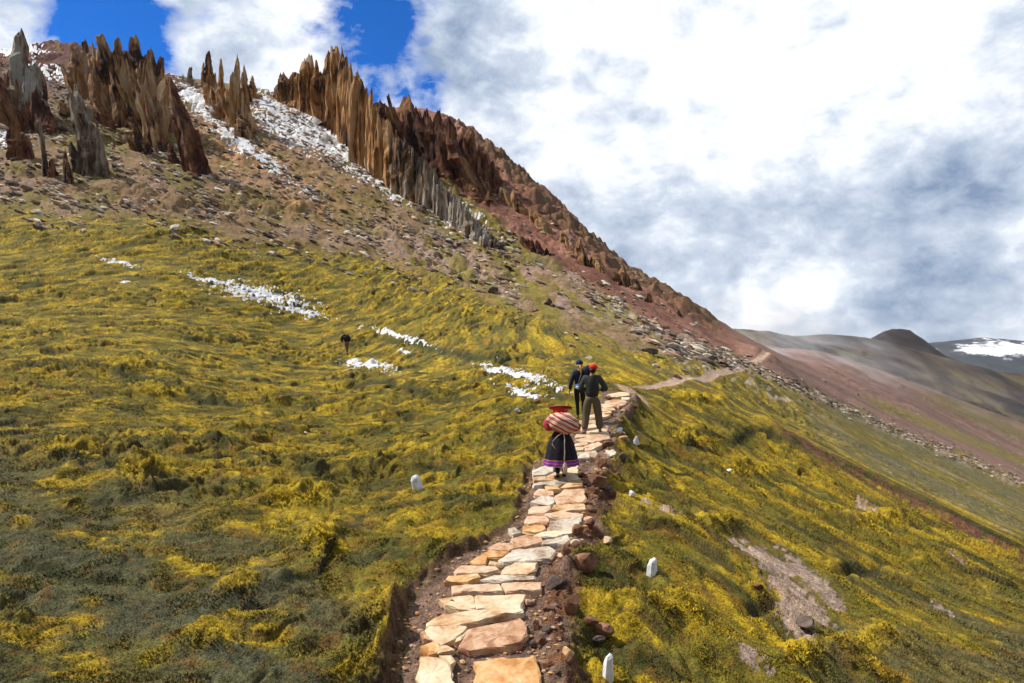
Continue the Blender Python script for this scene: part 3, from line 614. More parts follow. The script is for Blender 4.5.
for i in range(32):                                          # rocks banked up against the right edge of the paving
    y_ = math.exp(random.uniform(math.log(8.0), math.log(21))); l0, r0 = path_edges(y_); x_ = float(r0) + abs(random.gauss(.04, .2)) + .05; s_ = random.uniform(.04, .10)
    o = rock_obj('rock', (x_, y_, Hs(x_, y_) + s_ * .2), (s_ * random.uniform(1, 1.6), s_ * random.uniform(.8, 1.2), s_ * .8), random.choice([M_brown, M_brown, M_dark, M_pink]), rz=random.uniform(0, 6), tilt=random.uniform(-.4, .4), seed=700 + i)
    tag(o, 'small earthy rock banked against the right edge of the stone path', 'rock', 'small rocks along the right edge of the path')
pb = []; nn0 = 0; rngp = np.random.default_rng(77)
for i in range(2600):                                        # grit and pebbles between the slabs
    y_ = math.exp(rngp.uniform(math.log(7.2), math.log(20))); l0, r0 = path_edges(y_); x_ = rngp.uniform(float(l0) - float(margin(y_)) - .1, float(r0) + .3); pb.append((x_, y_))
pb = np.array(pb); pz = H(pb[:, 0], pb[:, 1]); pv_, pf_, pc_ = [], [], []
for i in range(len(pb)):
    q = .008 + .03 * rngp.random() ** 4; v = ICO[1][0] * (1 + rngp.normal(size=(12, 3)) * .15) * np.array([q * 1.3, q, q * .7]); pv_.append(v + np.array([pb[i, 0], pb[i, 1], pz[i] + q * .3])); pf_.append(ICO[1][1] + 12 * i)
    pc_.append(np.tile(np.array([(.45, .33, .22), (.3, .18, .12), (.14, .09, .07), (.5, .28, .12)][rngp.integers(4)]), (12, 1)))
tag(mesh_obj('gravel', np.concatenate(pv_), np.concatenate(pf_), M_scree, col=np.concatenate(pc_)), 'small pebbles and grit in the mud between the slabs', 'gravel', kind='stuff')
# white marker stones
MK = [(608,681,13,27,'tall white painted marker stone at the bottom, lowest beside the path','tall'),
      (652,577,13,18,'white painted marker stone with pointed tip in the right meadow','tall'),
      (632,498,8,9,'small rounded white marker stone right of the woman\'s feet','round'),
      (637,446,10,12,'white marker stone right of the rock pile','round'),
      (418,490,13,15,'slanted white marker stone alone in the left meadow','tall'),
      (620,434,9,7,'white stone in the grass right of the man\'s shoes','round'),
      (608,431,6,6,'tiny white stone touching the path right of the man\'s shoe','round'),
      (536,403,8,6,'white stone left of the woman\'s hat brim at the snow edge','round'),
      (517,413,9,5,'flat pale stone in the meadow upper left of the woman','round'),
      (730,473,8,4,'small white stone in the middle of the right meadow','round')]
for i, (x, y, w, h, lb, kd) in enumerate(MK):
    p = hit(x, y, 5); W = w / F * p.y * .37; Hh = h / F * p.y * .86
    rng = np.random.default_rng(900 + i); V, Fc = rock_geo(rng, (1, 1, 1), 3, 12, .03)
    if kd == 'tall':
        lx_ = .25 if i != 4 else -.7; an = np.sort((np.arange(6) + rng.uniform(-.3, .3, 6)) / 6 * 6.283); V, Fc = [], []
        for zq, sq_ in ((-1, 1.0), (-.4, 1.03), (.3, .92), (.72, .80), (.92, .58), (1.0, .3)):
            jr = sq_ * (1 + rng.normal(size=6) * .05); t_ = (zq + 1) / 2; V += [(math.cos(q) * jr[n_] + lx_ * t_, math.sin(q) * jr[n_], zq + rng.normal() * .03 + (.12 * math.cos(q) if zq > .5 else 0)) for n_, q in enumerate(an)]
        for r_i in range(5):
            for n_ in range(6): j_ = (n_ + 1) % 6; Fc.append((r_i * 6 + n_, r_i * 6 + j_, r_i * 6 + 6 + j_, r_i * 6 + 6 + n_))
        Fc.append(tuple(range(30, 36))); V = np.array(V); Fc = list(Fc)
    if 0:
        k = np.clip((V[:, 2] + 1) / 2, 0, 1); V[:, 0] *= (1 - .35 * k); V[:, 1] *= (1 - .3 * k); V[:, 0] += .25 * k * (1 if i != 4 else -1.4) * .5
    V = V * np.array((W * 1.15, W * .95, Hh * .62))
    o = mesh_obj('marker_stone', V, Fc, M_white); o.location = (p.x, p.y + W * .6, p.z + Hh * .45); tag(o, lb, 'marker stone', 'white stones marking the sides of the path')

# ---- loose stones of the upper slopes: the largest one by one, the rest as scree
SC = [(.55, .46, .34), (.36, .30, .25), (.20, .15, .12), (.44, .30, .20), (.30, .17, .12), (.62, .57, .48), (.12, .09, .08)]
def scree_spot(rng):
    if rng.uniform() < .22:
        x = rng.uniform(640, 1060); bw_ = 10 - 5 * min(1, max(0, (x - 680) / 80)); return x, lineat(x, B2) + bw_ * .8 + rng.normal() * bw_ * .55
    for _ in range(200):
        x = rng.uniform(-30, 1060); lo = lineat(x, B1) + 18; sky = np.interp(x, [0, 150, 225, 330, 460, 530, 590, 678, 735, 800, 1024], [56, 74, 86, 100, 132, 187, 242, 300, 333, 362, 452])
        y = rng.uniform(sky, lo); r2 = lineat(x, B2)
        w = 1.0 if y > r2 else .22
        if x > 520: bw_ = 10 - 5 * min(1, max(0, (x - 680) / 80)); w = 1.0 * math.exp(-((y - r2 - bw_ * .7) / bw_) ** 2) + (.12 if x < 700 else .02)
        if y > lineat(x, B1) - 5: w *= .35
        cl_ = float(fbm(x / 38 + 3, y / 22 - x / 60, 2, 120)) + .6 * float(fbm(x / 9, y / 6, 1, 121)); w *= min(1.0, max(.05, .45 + 1.5 * cl_))
        if rng.uniform() < w: return x, y
spots = []
rng = np.random.default_rng(44)
def fast_pos(xs, ys):                                       # ground points for many pixels at once
    L = np.linspace(math.log(20), math.log(215), 500); out = []
    xs = np.array(xs); ys = np.array(ys)
    for i in range(0, len(xs), 2000):
        u = ((xs[i:i + 2000] - CX) / F)[:, None]; s = base_s(np.broadcast_to(u, (u.shape[0], 500)), np.broadcast_to(L, (u.shape[0], 500)))
        ok = s >= ((CY - ys[i:i + 2000]) / F)[:, None]; j = np.argmax(ok, 1); d = np.exp(L[j]); out.append(np.stack([u[:, 0] * d, d], 1))
    o = np.concatenate(out); return np.column_stack([o, H(o[:, 0], o[:, 1])])
NS = 17000
sp = [scree_spot(rng) for _ in range(NS)]; P3 = fast_pos([s[0] for s in sp], [s[1] for s in sp])
V0, F0 = ICO[1]; vs, fs, cs_ = [], [], []
for i in range(NS):
    p = P3[i]; s = .05 + .38 * rng.random() ** 5 + .0007 * p[1]; s *= rng.uniform(.6, 1.3) * (1 - .45 * min(1, max(0, (p[0] / p[1] * F + CX - 700) / 60)))
    v = V0 * (1 + rng.normal(size=V0.shape) * .18) * np.array([s * rng.uniform(.9, 1.9), s * rng.uniform(.7, 1.2), s * rng.uniform(.35, .75)])
    an = rng.normal() * .5; c, s_ = math.cos(an), math.sin(an); v = np.column_stack([v[:, 0] * c - v[:, 1] * s_, v[:, 0] * s_ + v[:, 1] * c, v[:, 2] - v[:, 0] * .35])
    vs.append(v + p + np.array([0, 0, s * .15])); fs.append(F0 + 12 * i); cs_.append(np.tile(np.array(SC[rng.integers(len(SC))]) * rng.uniform(.6, 1.1), (12, 1)))
tag(mesh_obj('scree', np.concatenate(vs), np.concatenate(fs), M_scree, col=np.concatenate(cs_)), 'pale broken stones strewn over the brown and red slopes', 'scree', kind='stuff')
big = [scree_spot(rng) for _ in range(210)]; P4 = fast_pos([s[0] for s in big], [s[1] for s in big])
ex = [(rng.uniform(0, 215), rng.uniform(84, 172)) for _ in range(80)]; P4 = np.concatenate([P4, fast_pos([e_[0] for e_ in ex], [e_[1] for e_ in ex])])
mats = [M_greysl, M_pink, M_brown, M_path, M_dark]; protos = []
for i in range(14):
    v, f_ = rock_geo(np.random.default_rng(70 + i), (1.25, .85, .5), 2, 9, .05); me_o = mesh_obj('loose_stone', v, f_, mats[i % 5]); protos.append(me_o)
for i, p in enumerate(P4):
    o = protos[i] if i < 14 else protos[i % 14].copy()
    if i >= 14: COL.objects.link(o)
    s = (.0036 * p[1]) * rng.uniform(.5, 1.0) * (1 + 1.0 * rng.random() ** 4); o.location = (p[0], p[1], p[2] + s * .15); o.scale = (s, s, s); o.rotation_euler = (rng.normal() * .2, .3 + rng.normal() * .15, rng.normal() * .6)
    tag(o, 'loose angular stone lying on the scree of the upper slope', 'stone', 'loose stones on the scree')

# ------------------------------------------------------------------ pinnacles
def shard_mass(name, items, mat, seed, base=None, **lab):
    rng = np.random.default_rng(seed); vs, fs, n = [], [], 0
    for it in items:
        v, f_ = shard(rng, *it[0], **it[1]); vs.append(v); fs.append(f_ + n); n += len(v)
    V = np.concatenate(vs); c = np.array([V[:, 0].mean(), V[:, 1].mean(), V[:, 2].min()])
    o = mesh_obj(name, V - c, np.concatenate(fs), mat); o.location = c; return tag(o, **lab)
def pinnacle(x0, y0, x1, y1, w, d, mat, label, n=4, seed=0, tip=.25, spread=.8):
    """x0,y0 = foot, x1,y1 = top in the photo; d = metres away"""
    rng = np.random.default_rng(seed + 40); g_ = _d_at(x0, y0); d = g_ if g_ > 30 else d; k = d / F; w = w * 1.18
    fx, fz = (x0 - CX) * k, (CY - y0) * k; tx, tz = (x1 - CX) * k, (CY - y1) * k; W = w * k; h = tz - fz; it = []
    it.append((((fx), d, fz - 1.5, h + 1.5, W * .72, W * .9), dict(lean=(tx - fx, 0), tip=tip + .14, sides=8, lv=18)))
    n = n * 2 + 1
    for i in range(n):
        o = (i / max(1, n - 1) - .5) * W * spread; f_ = rng.uniform(.4, .93) * (1 - .35 * abs(o) / (W * .5 + 1e-6) * .8)
        it.append(((fx + o, d + rng.uniform(-.5, .4) * W * .6, fz - 1.5, (h + 1.5) * f_, W * rng.uniform(.26, .55), W * rng.uniform(.3, .6)), dict(lean=((tx - fx) * f_ * 1.0 - o * .2 * f_, 0), tip=rng.uniform(.35, .85), sides=6, lv=14)))
    return shard_mass('rock_pinnacle', it, mat, seed, label=label, cat='rock pinnacle', group='upright rock pinnacles along the ridge')
PN = [
 (30,122,20,33,34,118,M_grr,'tallest pinnacle at the far left, grey with a red left side',5,.20),
 (22,158,14,112,15,112,M_rdr,'dark red stub below the far left pinnacle',3,.3),
 (48,176,42,118,8,106,M_grr,'thin grey splinter below the far left pinnacle',1,.15),
 (97,172,78,86,24,112,M_grr,'grey fluted pinnacle standing in front of the dark cluster',5,.22),
 (70,184,64,150,9,105,M_dks,'small splinter left of the grey fluted pinnacle\'s foot',2,.2),
 (56,178,53,160,9,104,M_rdr,'low dark stub between the small splinters',2,.3),
 (108,130,96,90,14,118,M_rdr,'short dark red blade behind the grey fluted pinnacle',2,.25),
 (90,74,85,40,14,150,M_dks,'left end spike of the big dark cluster on the skyline',3,.3),
 (128,118,108,36,26,138,M_dks,'tallest ochre streaked blade of the dark cluster',5,.3),
 (118,90,118,37,16,142,M_dks,'narrow spike behind the tallest blade of the cluster',3,.3),
 (150,122,136,38,24,136,M_dks,'wide dark blade right of the cluster\'s tallest',5,.3),
 (162,132,152,50,16,134,M_dks,'right end blade of the big dark cluster',4,.25),
 (146,152,126,108,16,116,M_dks,'dark blade at the foot of the big cluster',3,.25),
 (201,173,171,80,18,116,M_rdr,'long maroon blade leaning left beyond the big cluster',4,.3),
 (176,162,171,144,9,110,M_rdr,'little dark stub left of the maroon blade',2,.3),
 (189,84,189,67,9,158,M_grr,'small rounded knob on the skyline between the clusters',1,.5),
 (209,88,210,52,11,152,M_orr,'slim bulging pinnacle on the skyline, left of its trio',1,.35),
 (223,110,220,62,12,146,M_orr,'pointed pinnacle in the middle of the trio',2,.12),
 (239,126,235,56,15,140,M_orr,'tallest pinnacle of the trio with orange face',4,.2),
 (245,100,243,68,10,145,M_orr,'shorter spike leaning on the tallest of the trio',2,.25),
 (226,118,222,98,14,138,M_dks,'dark low block before the middle of the trio',3,.3),
 (252,98,251,75,8,152,M_orr,'small spike right of the trio',1,.2),
 (250,136,240,112,18,134,M_dks,'dark broken stub at the foot of the trio',4,.3),
]
for i, (a0, b0, a1, b1_, w, d, m, lb, n, tp) in enumerate(PN): pinnacle(a0, b0, a1, b1_, w, d, m, lb, n, 1000 + i, tp)
# the long ochre wall: a fin of vertical splinters
def wall(foot, tops, rng, d0, d1, m, step, rows=3, wpx=(5, 11), tip=(.25, .55)):
    xs = np.arange(foot[0][0], foot[-1][0], step); it = []
    for x in xs:
        for r in range(rows):
            xx = x + rng.uniform(-2, 2); f_ = lineat(xx, foot) + (1.5 - r) * 2; t_ = lineat(xx, tops) + rng.uniform(0, 1) ** 2 * (f_ - lineat(xx, tops)) * (.28 if r else .6)
            g_ = _d_at(xx, lineat(xx, foot)); d = (g_ if g_ > 40 else np.interp(xx, [foot[0][0], foot[-1][0]], [d0, d1])) + (r - .6) * 1.3; k = d / F; w = rng.uniform(*wpx) * k
            if t_ > f_ - 2: continue
            it.append((((xx - CX) * k, d, (CY - f_) * k - 1.2, (f_ - t_) * k + 1.2, w, w * rng.uniform(.8, 1.5)), dict(lean=(rng.uniform(-2.5, .5) * k, 0), tip=rng.uniform(*tip), sides=6, lv=11)))
    return it
rg = np.random.default_rng(5)
it = wall([(280,100),(300,106),(330,122),(358,160),(395,186),(420,198)], [(278,82),(284,75),(290,80),(293,70),(300,76),(304,62),(313,58),(320,72),(324,80),(328,56),(336,47),(344,52),(350,66),(356,70),(362,84),(370,92),(380,112),(386,118),(394,134),(408,148),(420,158)], rg, 142, 132, None, 2.8, 3, (7, 16), (.35, .8))
shard_mass('rock_wall', it, M_orr, 21, label='long ochre wall of vertical splinters descending from the skyline', cat='rock wall')
it = wall([(392,186),(430,206),(460,226),(488,246),(506,252)], [(392,128),(410,146),(418,152),(440,178),(455,196),(470,210),(488,232),(508,247)], rg, 131, 118, None, 2.6, 3, (6, 12), (.35, .75))
shard_mass('rock_wall', it, M_grr, 22, label='lower grey black end of the ochre wall petering out downhill', cat='rock wall')
# maroon crags on the skyline right of the wall
def crag(foot, tops, d, mat, seed, label, step=4.5, rows=3, wpx=(8, 20), base='rock_crag'):
    r2 = np.random.default_rng(seed); it = wall(foot, tops, r2, d[0], d[1], mat, step, rows, wpx, (.35, .75))
    it = [((a_[0], a_[1], a_[2], a_[3] * r2.uniform(.8, 1), a_[4] * r2.uniform(.8, 1.5), a_[5] * r2.uniform(.8, 1.5)), dict(lean=(a_[3] * r2.uniform(-.45, .05), a_[3] * r2.uniform(-.1, .3)), tip=r2.uniform(.25, .7), rot=r2.uniform(-.6, .6), lv=9, sides=7)) for a_, b_ in it]
    return shard_mass(base, it, mat, seed, label=label, cat='rock crag', group='crags on the skyline')
crag([(376,112),(392,135),(410,150),(440,170),(465,185),(490,190),(502,180)], [(374,104),(380,96),(386,99),(393,106),(398,102),(405,97),(415,95),(425,102),(440,108),(456,116),(470,126),(482,138),(492,158),(502,172)], (140, 138), M_rdr, 31, 'large maroon crag on the skyline beside the ochre wall')
crag([(456,176),(470,190),(495,206)], [(456,168),(464,164),(480,180),(495,197)], (131, 128), M_rdr, 32, 'low maroon ledge below the large crag', 5, 2, (7, 14))
crag([(505,196),(530,218),(560,240),(585,258)], [(503,180),(515,184),(530,196),(548,210),(565,224),(585,248)], (131, 124), M_dks, 33, 'brown ledge on the skyline below the maroon crag', 6, 1, (8, 16))
crag([(575,256),(600,270),(625,286),(650,298)], [(573,240),(580,235),(592,241),(604,250),(612,257),(625,267),(638,278),(652,293)], (123, 116), M_dks, 34, 'ochre and brown outcrop halfway down the skyline', 6, 1, (9, 18))
crag([(520,240),(540,252),(560,262)], [(520,232),(532,236),(545,245),(560,258)], (119, 116), M_rdr, 35, 'small maroon outcrop in the middle of the red slope', 4, 2, (5, 9))
crag([(655,304),(680,318),(700,326)], [(655,292),(668,296),(682,305),(700,320)], (114, 110), M_dks, 36, 'lowest small outcrop near the end of the red skyline', 8, 1, (6, 12))
crag([(80,98),(100,110),(125,124),(150,134),(168,152)], [(80,60),(88,48),(98,43),(104,38),(112,40),(120,41),(126,50),(132,48),(140,42),(148,52),(156,56),(162,74),(168,98)], (138, 120), M_dks, 38, 'broad dark cracked cluster behind the blades at upper left', 3.2, 3, (7, 15))
crag([(210,98),(232,124),(256,134)], [(210,82),(218,84),(226,80),(236,84),(246,96),(256,118)], (140, 132), M_orr, 39, 'low ochre blocks filling the gaps of the skyline trio', 3.2, 3, (5, 10))
crag([(6,126),(30,128),(54,134)], [(6,98),(14,78),(26,66),(38,84),(46,104),(54,122)], (120, 116), M_rdr, 40, 'reddish cracked blocks round the foot of the far left pinnacle', 3.2, 3, (6, 12))
crag([(62,112),(100,118),(140,126),(175,132)], [(62,100),(90,98),(120,88),(150,100),(175,118)], (126, 124), M_dks, 37, 'rubbly dark rock shelf among the left pinnacles', 6, 3, (8, 18))

# ------------------------------------------------------------------ turf: short cushion plants near the viewpoint
rng = np.random.default_rng(9); n = 850000
d = np.exp(rng.uniform(math.log(6.6), math.log(30), n)); u = rng.uniform(-.86, .86, n); x = u * d; z = H(x, d); l_, r_ = path_edges(d)
keep = ~((x > l_ - margin(d) - .16 - .1 * rng.random(n)) & (x < r_ + .10 + .25 * rng.random(n)) & (d < 25)); 
a2, b2_ = flow(x, d)
yn = fbm(a2 * .5, b2_ * .8, 4, 62) + .25 * fbm(a2 * .2, b2_ * .35, 3, 64); tn = fbm(a2 * 1.3, b2_ * 2, 3, 111)
keep &= (rng.random(n) < sst(-.45, .15, tn + .5 * yn) * .62 + .38)
ppx = u * F + CX; ppy = CY - z / d * F
keep &= bare(ppx + 8 * tn, ppy + 5 * tn) + .6 * tn < .45
cgi = np.clip(np.searchsorted(ll, np.log(d)), 0, nR - 1) * nC + np.clip(np.searchsorted(uu, u), 0, nC - 1); cg = C[cgi][keep]; x, d, z, yn, tn = x[keep], d[keep], z[keep], yn[keep], tn[keep]; ppx = ppx[keep]; ppy = ppy[keep]; n = len(x)
MOg = mounds(ppx, ppy); hh = (.008 + .018 * rng.random(n) + .012 * sst(0, .4, tn) + .03 * sst(.05, .2, MOg) * rng.random(n)) * (.8 + d * .03); ww = hh * rng.uniform(.25, .5, n)
an = rng.uniform(0, 6.28, n); lx = rng.normal(size=n) * .6 * hh; ly = rng.normal(size=n) * .6 * hh
p = np.stack([x, d, z - .01], 1); s = np.stack([np.cos(an) * ww, np.sin(an) * ww, np.zeros(n)], 1); t = np.stack([lx, ly, hh], 1)
V = np.stack([p - s, p + s, p + t], 1).reshape(-1, 3); Fa = np.arange(3 * n).reshape(n, 3)
gold = np.array(YEL) * 1.1; c = np.array((.19, .16, .014))[None] * (1 - sst(-.3, .3, yn + rng.normal(size=n) * .2))[:, None] + gold[None] * sst(-.3, .3, yn + rng.normal(size=n) * .2)[:, None]
ll_ = sst(440, 640, ppy + (220 - ppx) * .35) * (1 - sst(300, 420, ppx)); gl_ = .75 * ll_ * sst(.15, -.3, yn + tn * .6) + .2 * ll_; c = c * (1 - gl_[:, None]) + np.array((.075, .075, .03)) * gl_[:, None]
c = c + (gold * 1.05 - c) * (sst(.04, .16, MOg) * .8)[:, None]; c = c * rng.uniform(.75, 1.25, n)[:, None]
c = np.clip(cg * 1.08 * rng.uniform(.78, 1.28, n)[:, None] + gold[None] * (.2 * (rng.random(n) ** 4))[:, None], 0, .8); c = np.repeat(c, 3, 0)
k = NT('cushion_grass'); at = k.n('ShaderNodeAttribute', attribute_name='Col'); ge = k.n('ShaderNodeNewGeometry'); sc1_ = k.n('ShaderNodeVectorMath', operation='SCALE'); k.l(ge.outputs['Normal'], sc1_.inputs[0]); sc1_.inputs['Scale'].default_value = .45
ad_ = k.n('ShaderNodeVectorMath', operation='ADD'); k.l(sc1_.outputs[0], ad_.inputs[0]); ad_.inputs[1].default_value = (0, -.1, .75); nn_ = k.n('ShaderNodeVectorMath', operation='NORMALIZE'); k.l(ad_.outputs[0], nn_.inputs[0]); k.l(nn_.outputs[0], k.b.inputs['Normal']); k.b.inputs['Specular IOR Level'].default_value = .1
gmat = k.fin(at.outputs['Color'], .8)
tag(mesh_obj('grass', V, Fa, gmat, col=c), 'short yellow green cushion grass covering the near slope', 'grass', kind='stuff')
# ------------------------------------------------------------------ people
def skin(name, nodes, edges, mat, parent, root=0, sub=2, smooth=True):
    ks = list(nodes); ix = {k_: i for i, k_ in enumerate(ks)}
    me = bpy.data.meshes.new(name); me.from_pydata([nodes[k_][0] for k_ in ks], [(ix[a_], ix[b_]) for a_, b_ in edges], [])
    o = bpy.data.objects.new(name, me); COL.objects.link(o)
    m1 = o.modifiers.new('s', 'SKIN'); m1.use_smooth_shade = smooth; m2 = o.modifiers.new('d', 'SUBSURF'); m2.levels = m2.render_levels = sub
    for i, k_ in enumerate(ks):
        r = nodes[k_][1]; me.skin_vertices[0].data[i].radius = r if isinstance(r, tuple) else (r, r); me.skin_vertices[0].data[i].use_root = (i == root)
    dg = bpy.context.evaluated_depsgraph_get(); ev = bpy.data.meshes.new_from_object(o.evaluated_get(dg)); o.modifiers.clear(); o.data = ev
    bpy.data.meshes.remove(me); ev.materials.clear(); ev.materials.append(mat); o.parent = parent; return o
def V3(*a_): return tuple(float(q) for q in a_)
def fingers(nodes, edges, side, wrist, palm, curl, fdir):
    """four unequal bent fingers and a thumb growing out of the palm"""
    pw = Vector(palm); d0 = (pw - Vector(wrist)).normalized(); acr = Vector(fdir).normalized(); bend = acr.cross(d0).normalized() * side * -1
    for i, (ln, of) in enumerate(((.062, -.027), (.072, -.009), (.068, .009), (.052, .026))):
        b_ = pw + d0 * .03 + acr * of; m_ = b_ + d0 * ln * .5 + bend * curl * .25 * ln; e_ = m_ + d0 * ln * .38 + bend * curl * .8 * ln
        for tg, p_, r_ in (('a', b_, .0095), ('b', m_, .0085), ('c', e_, .007)): nodes[f'f{side}{i}{tg}'] = (tuple(p_), r_)
        edges += [(f'palm{side}', f'f{side}{i}a'), (f'f{side}{i}a', f'f{side}{i}b'), (f'f{side}{i}b', f'f{side}{i}c')]
    t0 = pw - acr * .03 - d0 * .02; t1 = t0 - acr * .028 + d0 * .03 + bend * .01; t2 = t1 + d0 * .026 + bend * .014
    for tg, p_, r_ in (('a', t0, .012), ('b', t1, .010), ('c', t2, .008)): nodes[f't{side}{tg}'] = (tuple(p_), r_)
    edges += [(f'wrist{side}', f't{side}a'), (f't{side}a', f't{side}b'), (f't{side}b', f't{side}c')]
M_skin = flat_mat('skin', (.33, .17, .10), .6, .12, 30)
M_eye = flat_mat('eye_white', (.05, .03, .02), .3, .1); M_lip = flat_mat('lip', (.30, .09, .07), .5, .1)
BASE = dict(pelvis=((0, 0, .95), (.10, .075)), spine=((0, .0, 1.10), (.125, .095)), chest=((0, 0, 1.30), (.145, .105)), neckb=((0, -.005, 1.455), .07), neck=((0, .01, 1.52), .055),
    jaw=((0, .03, 1.585), (.062, .068)), face=((0, .025, 1.65), (.076, .09)), crown=((0, .01, 1.72), (.062, .075)))
def person(loc, rz, s, label, group, P, skinmat=None):
    """P: joint positions that differ from the standing pose"""
    root = empty('person', loc, rz, label=label, cat='person', group=group); J = {}
    def j(n, d_): return tuple(P.get(n, d_))
    nodes = {k_: (j(k_, v_[0]), v_[1]) for k_, v_ in BASE.items()}
    ed = [('pelvis', 'spine'), ('spine', 'chest'), ('chest', 'neckb'), ('neckb', 'neck'), ('neck', 'jaw'), ('jaw', 'face'), ('face', 'crown')]
    fy = Vector(P.get('facedir', (0, 1, 0))).normalized(); sx = fy.cross(Vector((0, 0, 1))).normalized(); fc = Vector(nodes['face'][0])
    nodes['nose'] = (tuple(fc + fy * .094 + Vector((0, 0, -.022))), .013); ed.append(('face', 'nose'))
    for sgn in (-1, 1):
        nodes[f'ear{sgn}'] = (tuple(fc + sx * sgn * .083 + Vector((0, 0, -.015)) - fy * .01), .014); ed.append(('face', f'ear{sgn}'))
    for sg in (-1, 1):
        t_ = 'l' if sg < 0 else 'r'
        nodes[f'sh{sg}'] = (j('shoulder_' + t_, (sg * .165, 0, 1.41)), .06); nodes[f'el{sg}'] = (j('elbow_' + t_, (sg * .225, -.01, 1.13)), .043)
        nodes[f'wrist{sg}'] = (j('wrist_' + t_, (sg * .235, .05, .90)), .028); w_ = Vector(nodes[f'wrist{sg}'][0]); e_ = Vector(nodes[f'el{sg}'][0])
        pl = w_ + (w_ - e_).normalized() * .07; nodes[f'palm{sg}'] = (tuple(pl), (.036, .022))
        nodes[f'hip{sg}'] = (j('hip_' + t_, (sg * .085, 0, .90)), .08); nodes[f'kn{sg}'] = (j('knee_' + t_, (sg * .10, .02, .50)), .06)
        nodes[f'an{sg}'] = (j('ankle_' + t_, (sg * .105, -.03, .09)), .042); nodes[f'toe{sg}'] = (j('toe_' + t_, tuple(Vector(nodes[f'an{sg}'][0]) + Vector((0, .15, -.05)))), .035)
        ed += [('chest', f'sh{sg}'), (f'sh{sg}', f'el{sg}'), (f'el{sg}', f'wrist{sg}'), (f'wrist{sg}', f'palm{sg}'), ('pelvis', f'hip{sg}'), (f'hip{sg}', f'kn{sg}'), (f'kn{sg}', f'an{sg}'), (f'an{sg}', f'toe{sg}')]
        fingers(nodes, ed, sg, w_, pl, .7, P.get('across_' + t_, (0, -1, 0)))
    sk = skinmat or M_skin
    body = skin('body', nodes, ed, sk, root)
    for sgn in (-1, 1):
        v_, f_ = ICO[2]; e_ = mesh_obj('eye', v_ * .011 + np.array(fc + fy * .083 + sx * sgn * .031 + Vector((0, 0, .012))), f_, M_eye, root, True)
    v_, f_ = ICO[2]; lp = fc + fy * .082 + Vector((0, 0, -.058)); mesh_obj('mouth', v_ * np.array((.02, .012, .006)) + np.array(lp), f_, M_lip, root, True)
    root.scale = (s, s, s)
    def jacket(mat, add=.022, name='jacket', sleeve=1.0, hem=None):
        n_ = {k_: (nodes[k_][0], tuple(q + add + (.028 if k_ == 'pelvis' else 0) for q in (nodes[k_][1] if isinstance(nodes[k_][1], tuple) else (nodes[k_][1],) * 2))) for k_ in ('pelvis', 'spine', 'chest', 'neckb')}
        n_['neckb'] = (tuple(Vector(nodes['neckb'][0]) + Vector((0, 0, .02))), (.078, .078)); e2 = [('pelvis', 'spine'), ('spine', 'chest'), ('chest', 'neckb')]
        for sg in (-1, 1):
            for k_ in ('sh', 'el', 'wrist'): n_[f'{k_}{sg}'] = (nodes[f'{k_}{sg}'][0], nodes[f'{k_}{sg}'][1] + add)
            e2 += [('chest', f'sh{sg}'), (f'sh{sg}', f'el{sg}'), (f'el{sg}', f'wrist{sg}')]
        return skin(name, n_, e2, mat, root)
    def trousers(mat, add=.02, name='trousers', flare=.0):
        n_ = {'pelvis': (tuple(Vector(nodes['pelvis'][0]) + Vector((0, 0, .02))), (.15, .12)), 'waist': (tuple(Vector(nodes['pelvis'][0]).lerp(Vector(nodes['spine'][0]), .7)), (.142, .112))}; e2 = [('pelvis', 'waist')]
        for sg in (-1, 1):
            n_[f'hip{sg}'] = (nodes[f'hip{sg}'][0], .098 + add); n_[f'kn{sg}'] = (nodes[f'kn{sg}'][0], .06 + add + flare); n_[f'an{sg}'] = (tuple(Vector(nodes[f'an{sg}'][0]) + Vector((0, 0, .01))), .042 + add + flare)
            e2 += [('pelvis', f'hip{sg}'), (f'hip{sg}', f'kn{sg}'), (f'kn{sg}', f'an{sg}')]
        return skin(name, n_, e2, mat, root)
    def shoes(mat):
        for sg in (-1, 1):
            a_ = Vector(nodes[f'an{sg}'][0]); t_ = Vector(nodes[f'toe{sg}'][0]); h_ = a_ + Vector((0, -.02, -.045)); m_ = (h_ + t_) / 2 + Vector((0, 0, .008))
            skin('shoe', dict(a=(tuple(a_), .05), h=(tuple(h_), (.05, .045)), m=(tuple(m_), (.052, .042)), t=(tuple(t_), (.046, .034))), [('a', 'h'), ('h', 'm'), ('m', 't')], mat, root)
    return root, nodes, jacket, trousers, shoes
def lathe(name, prof, mat, parent, n=32, wob=0, seed=0, tr=None, sq=(1, 1), mats=None):
    rng = np.random.default_rng(seed); V, Fc, mi = [], [], []
    for k_, (r, z) in enumerate(prof):
        for i in range(n):
            a_ = 2 * math.pi * i / n; q = r * (1 + wob * (k_ / len(prof)) * math.sin(a_ * 11 + seed) * 1.0 + wob * .5 * (k_ / len(prof)) * math.sin(a_ * 5 + 1)); V.append((q * math.cos(a_) * sq[0], q * math.sin(a_) * sq[1], z))
    for k_ in range(len(prof) - 1):
        for i in range(n): j_ = (i + 1) % n; Fc.append((k_ * n + i, k_ * n + j_, (k_ + 1) * n + j_, (k_ + 1) * n + i)); mi.append(mats[k_] if mats else 0)
    if tr is not None: V = [tuple(tr @ Vector(v_)) for v_ in V]
    o = mesh_obj(name, V, Fc, None, parent, True)
    for m_ in (mat if isinstance(mat, list) else [mat]): o.data.materials.append(m_)
    o.data.polygons.foreach_set('material_index', mi); return o
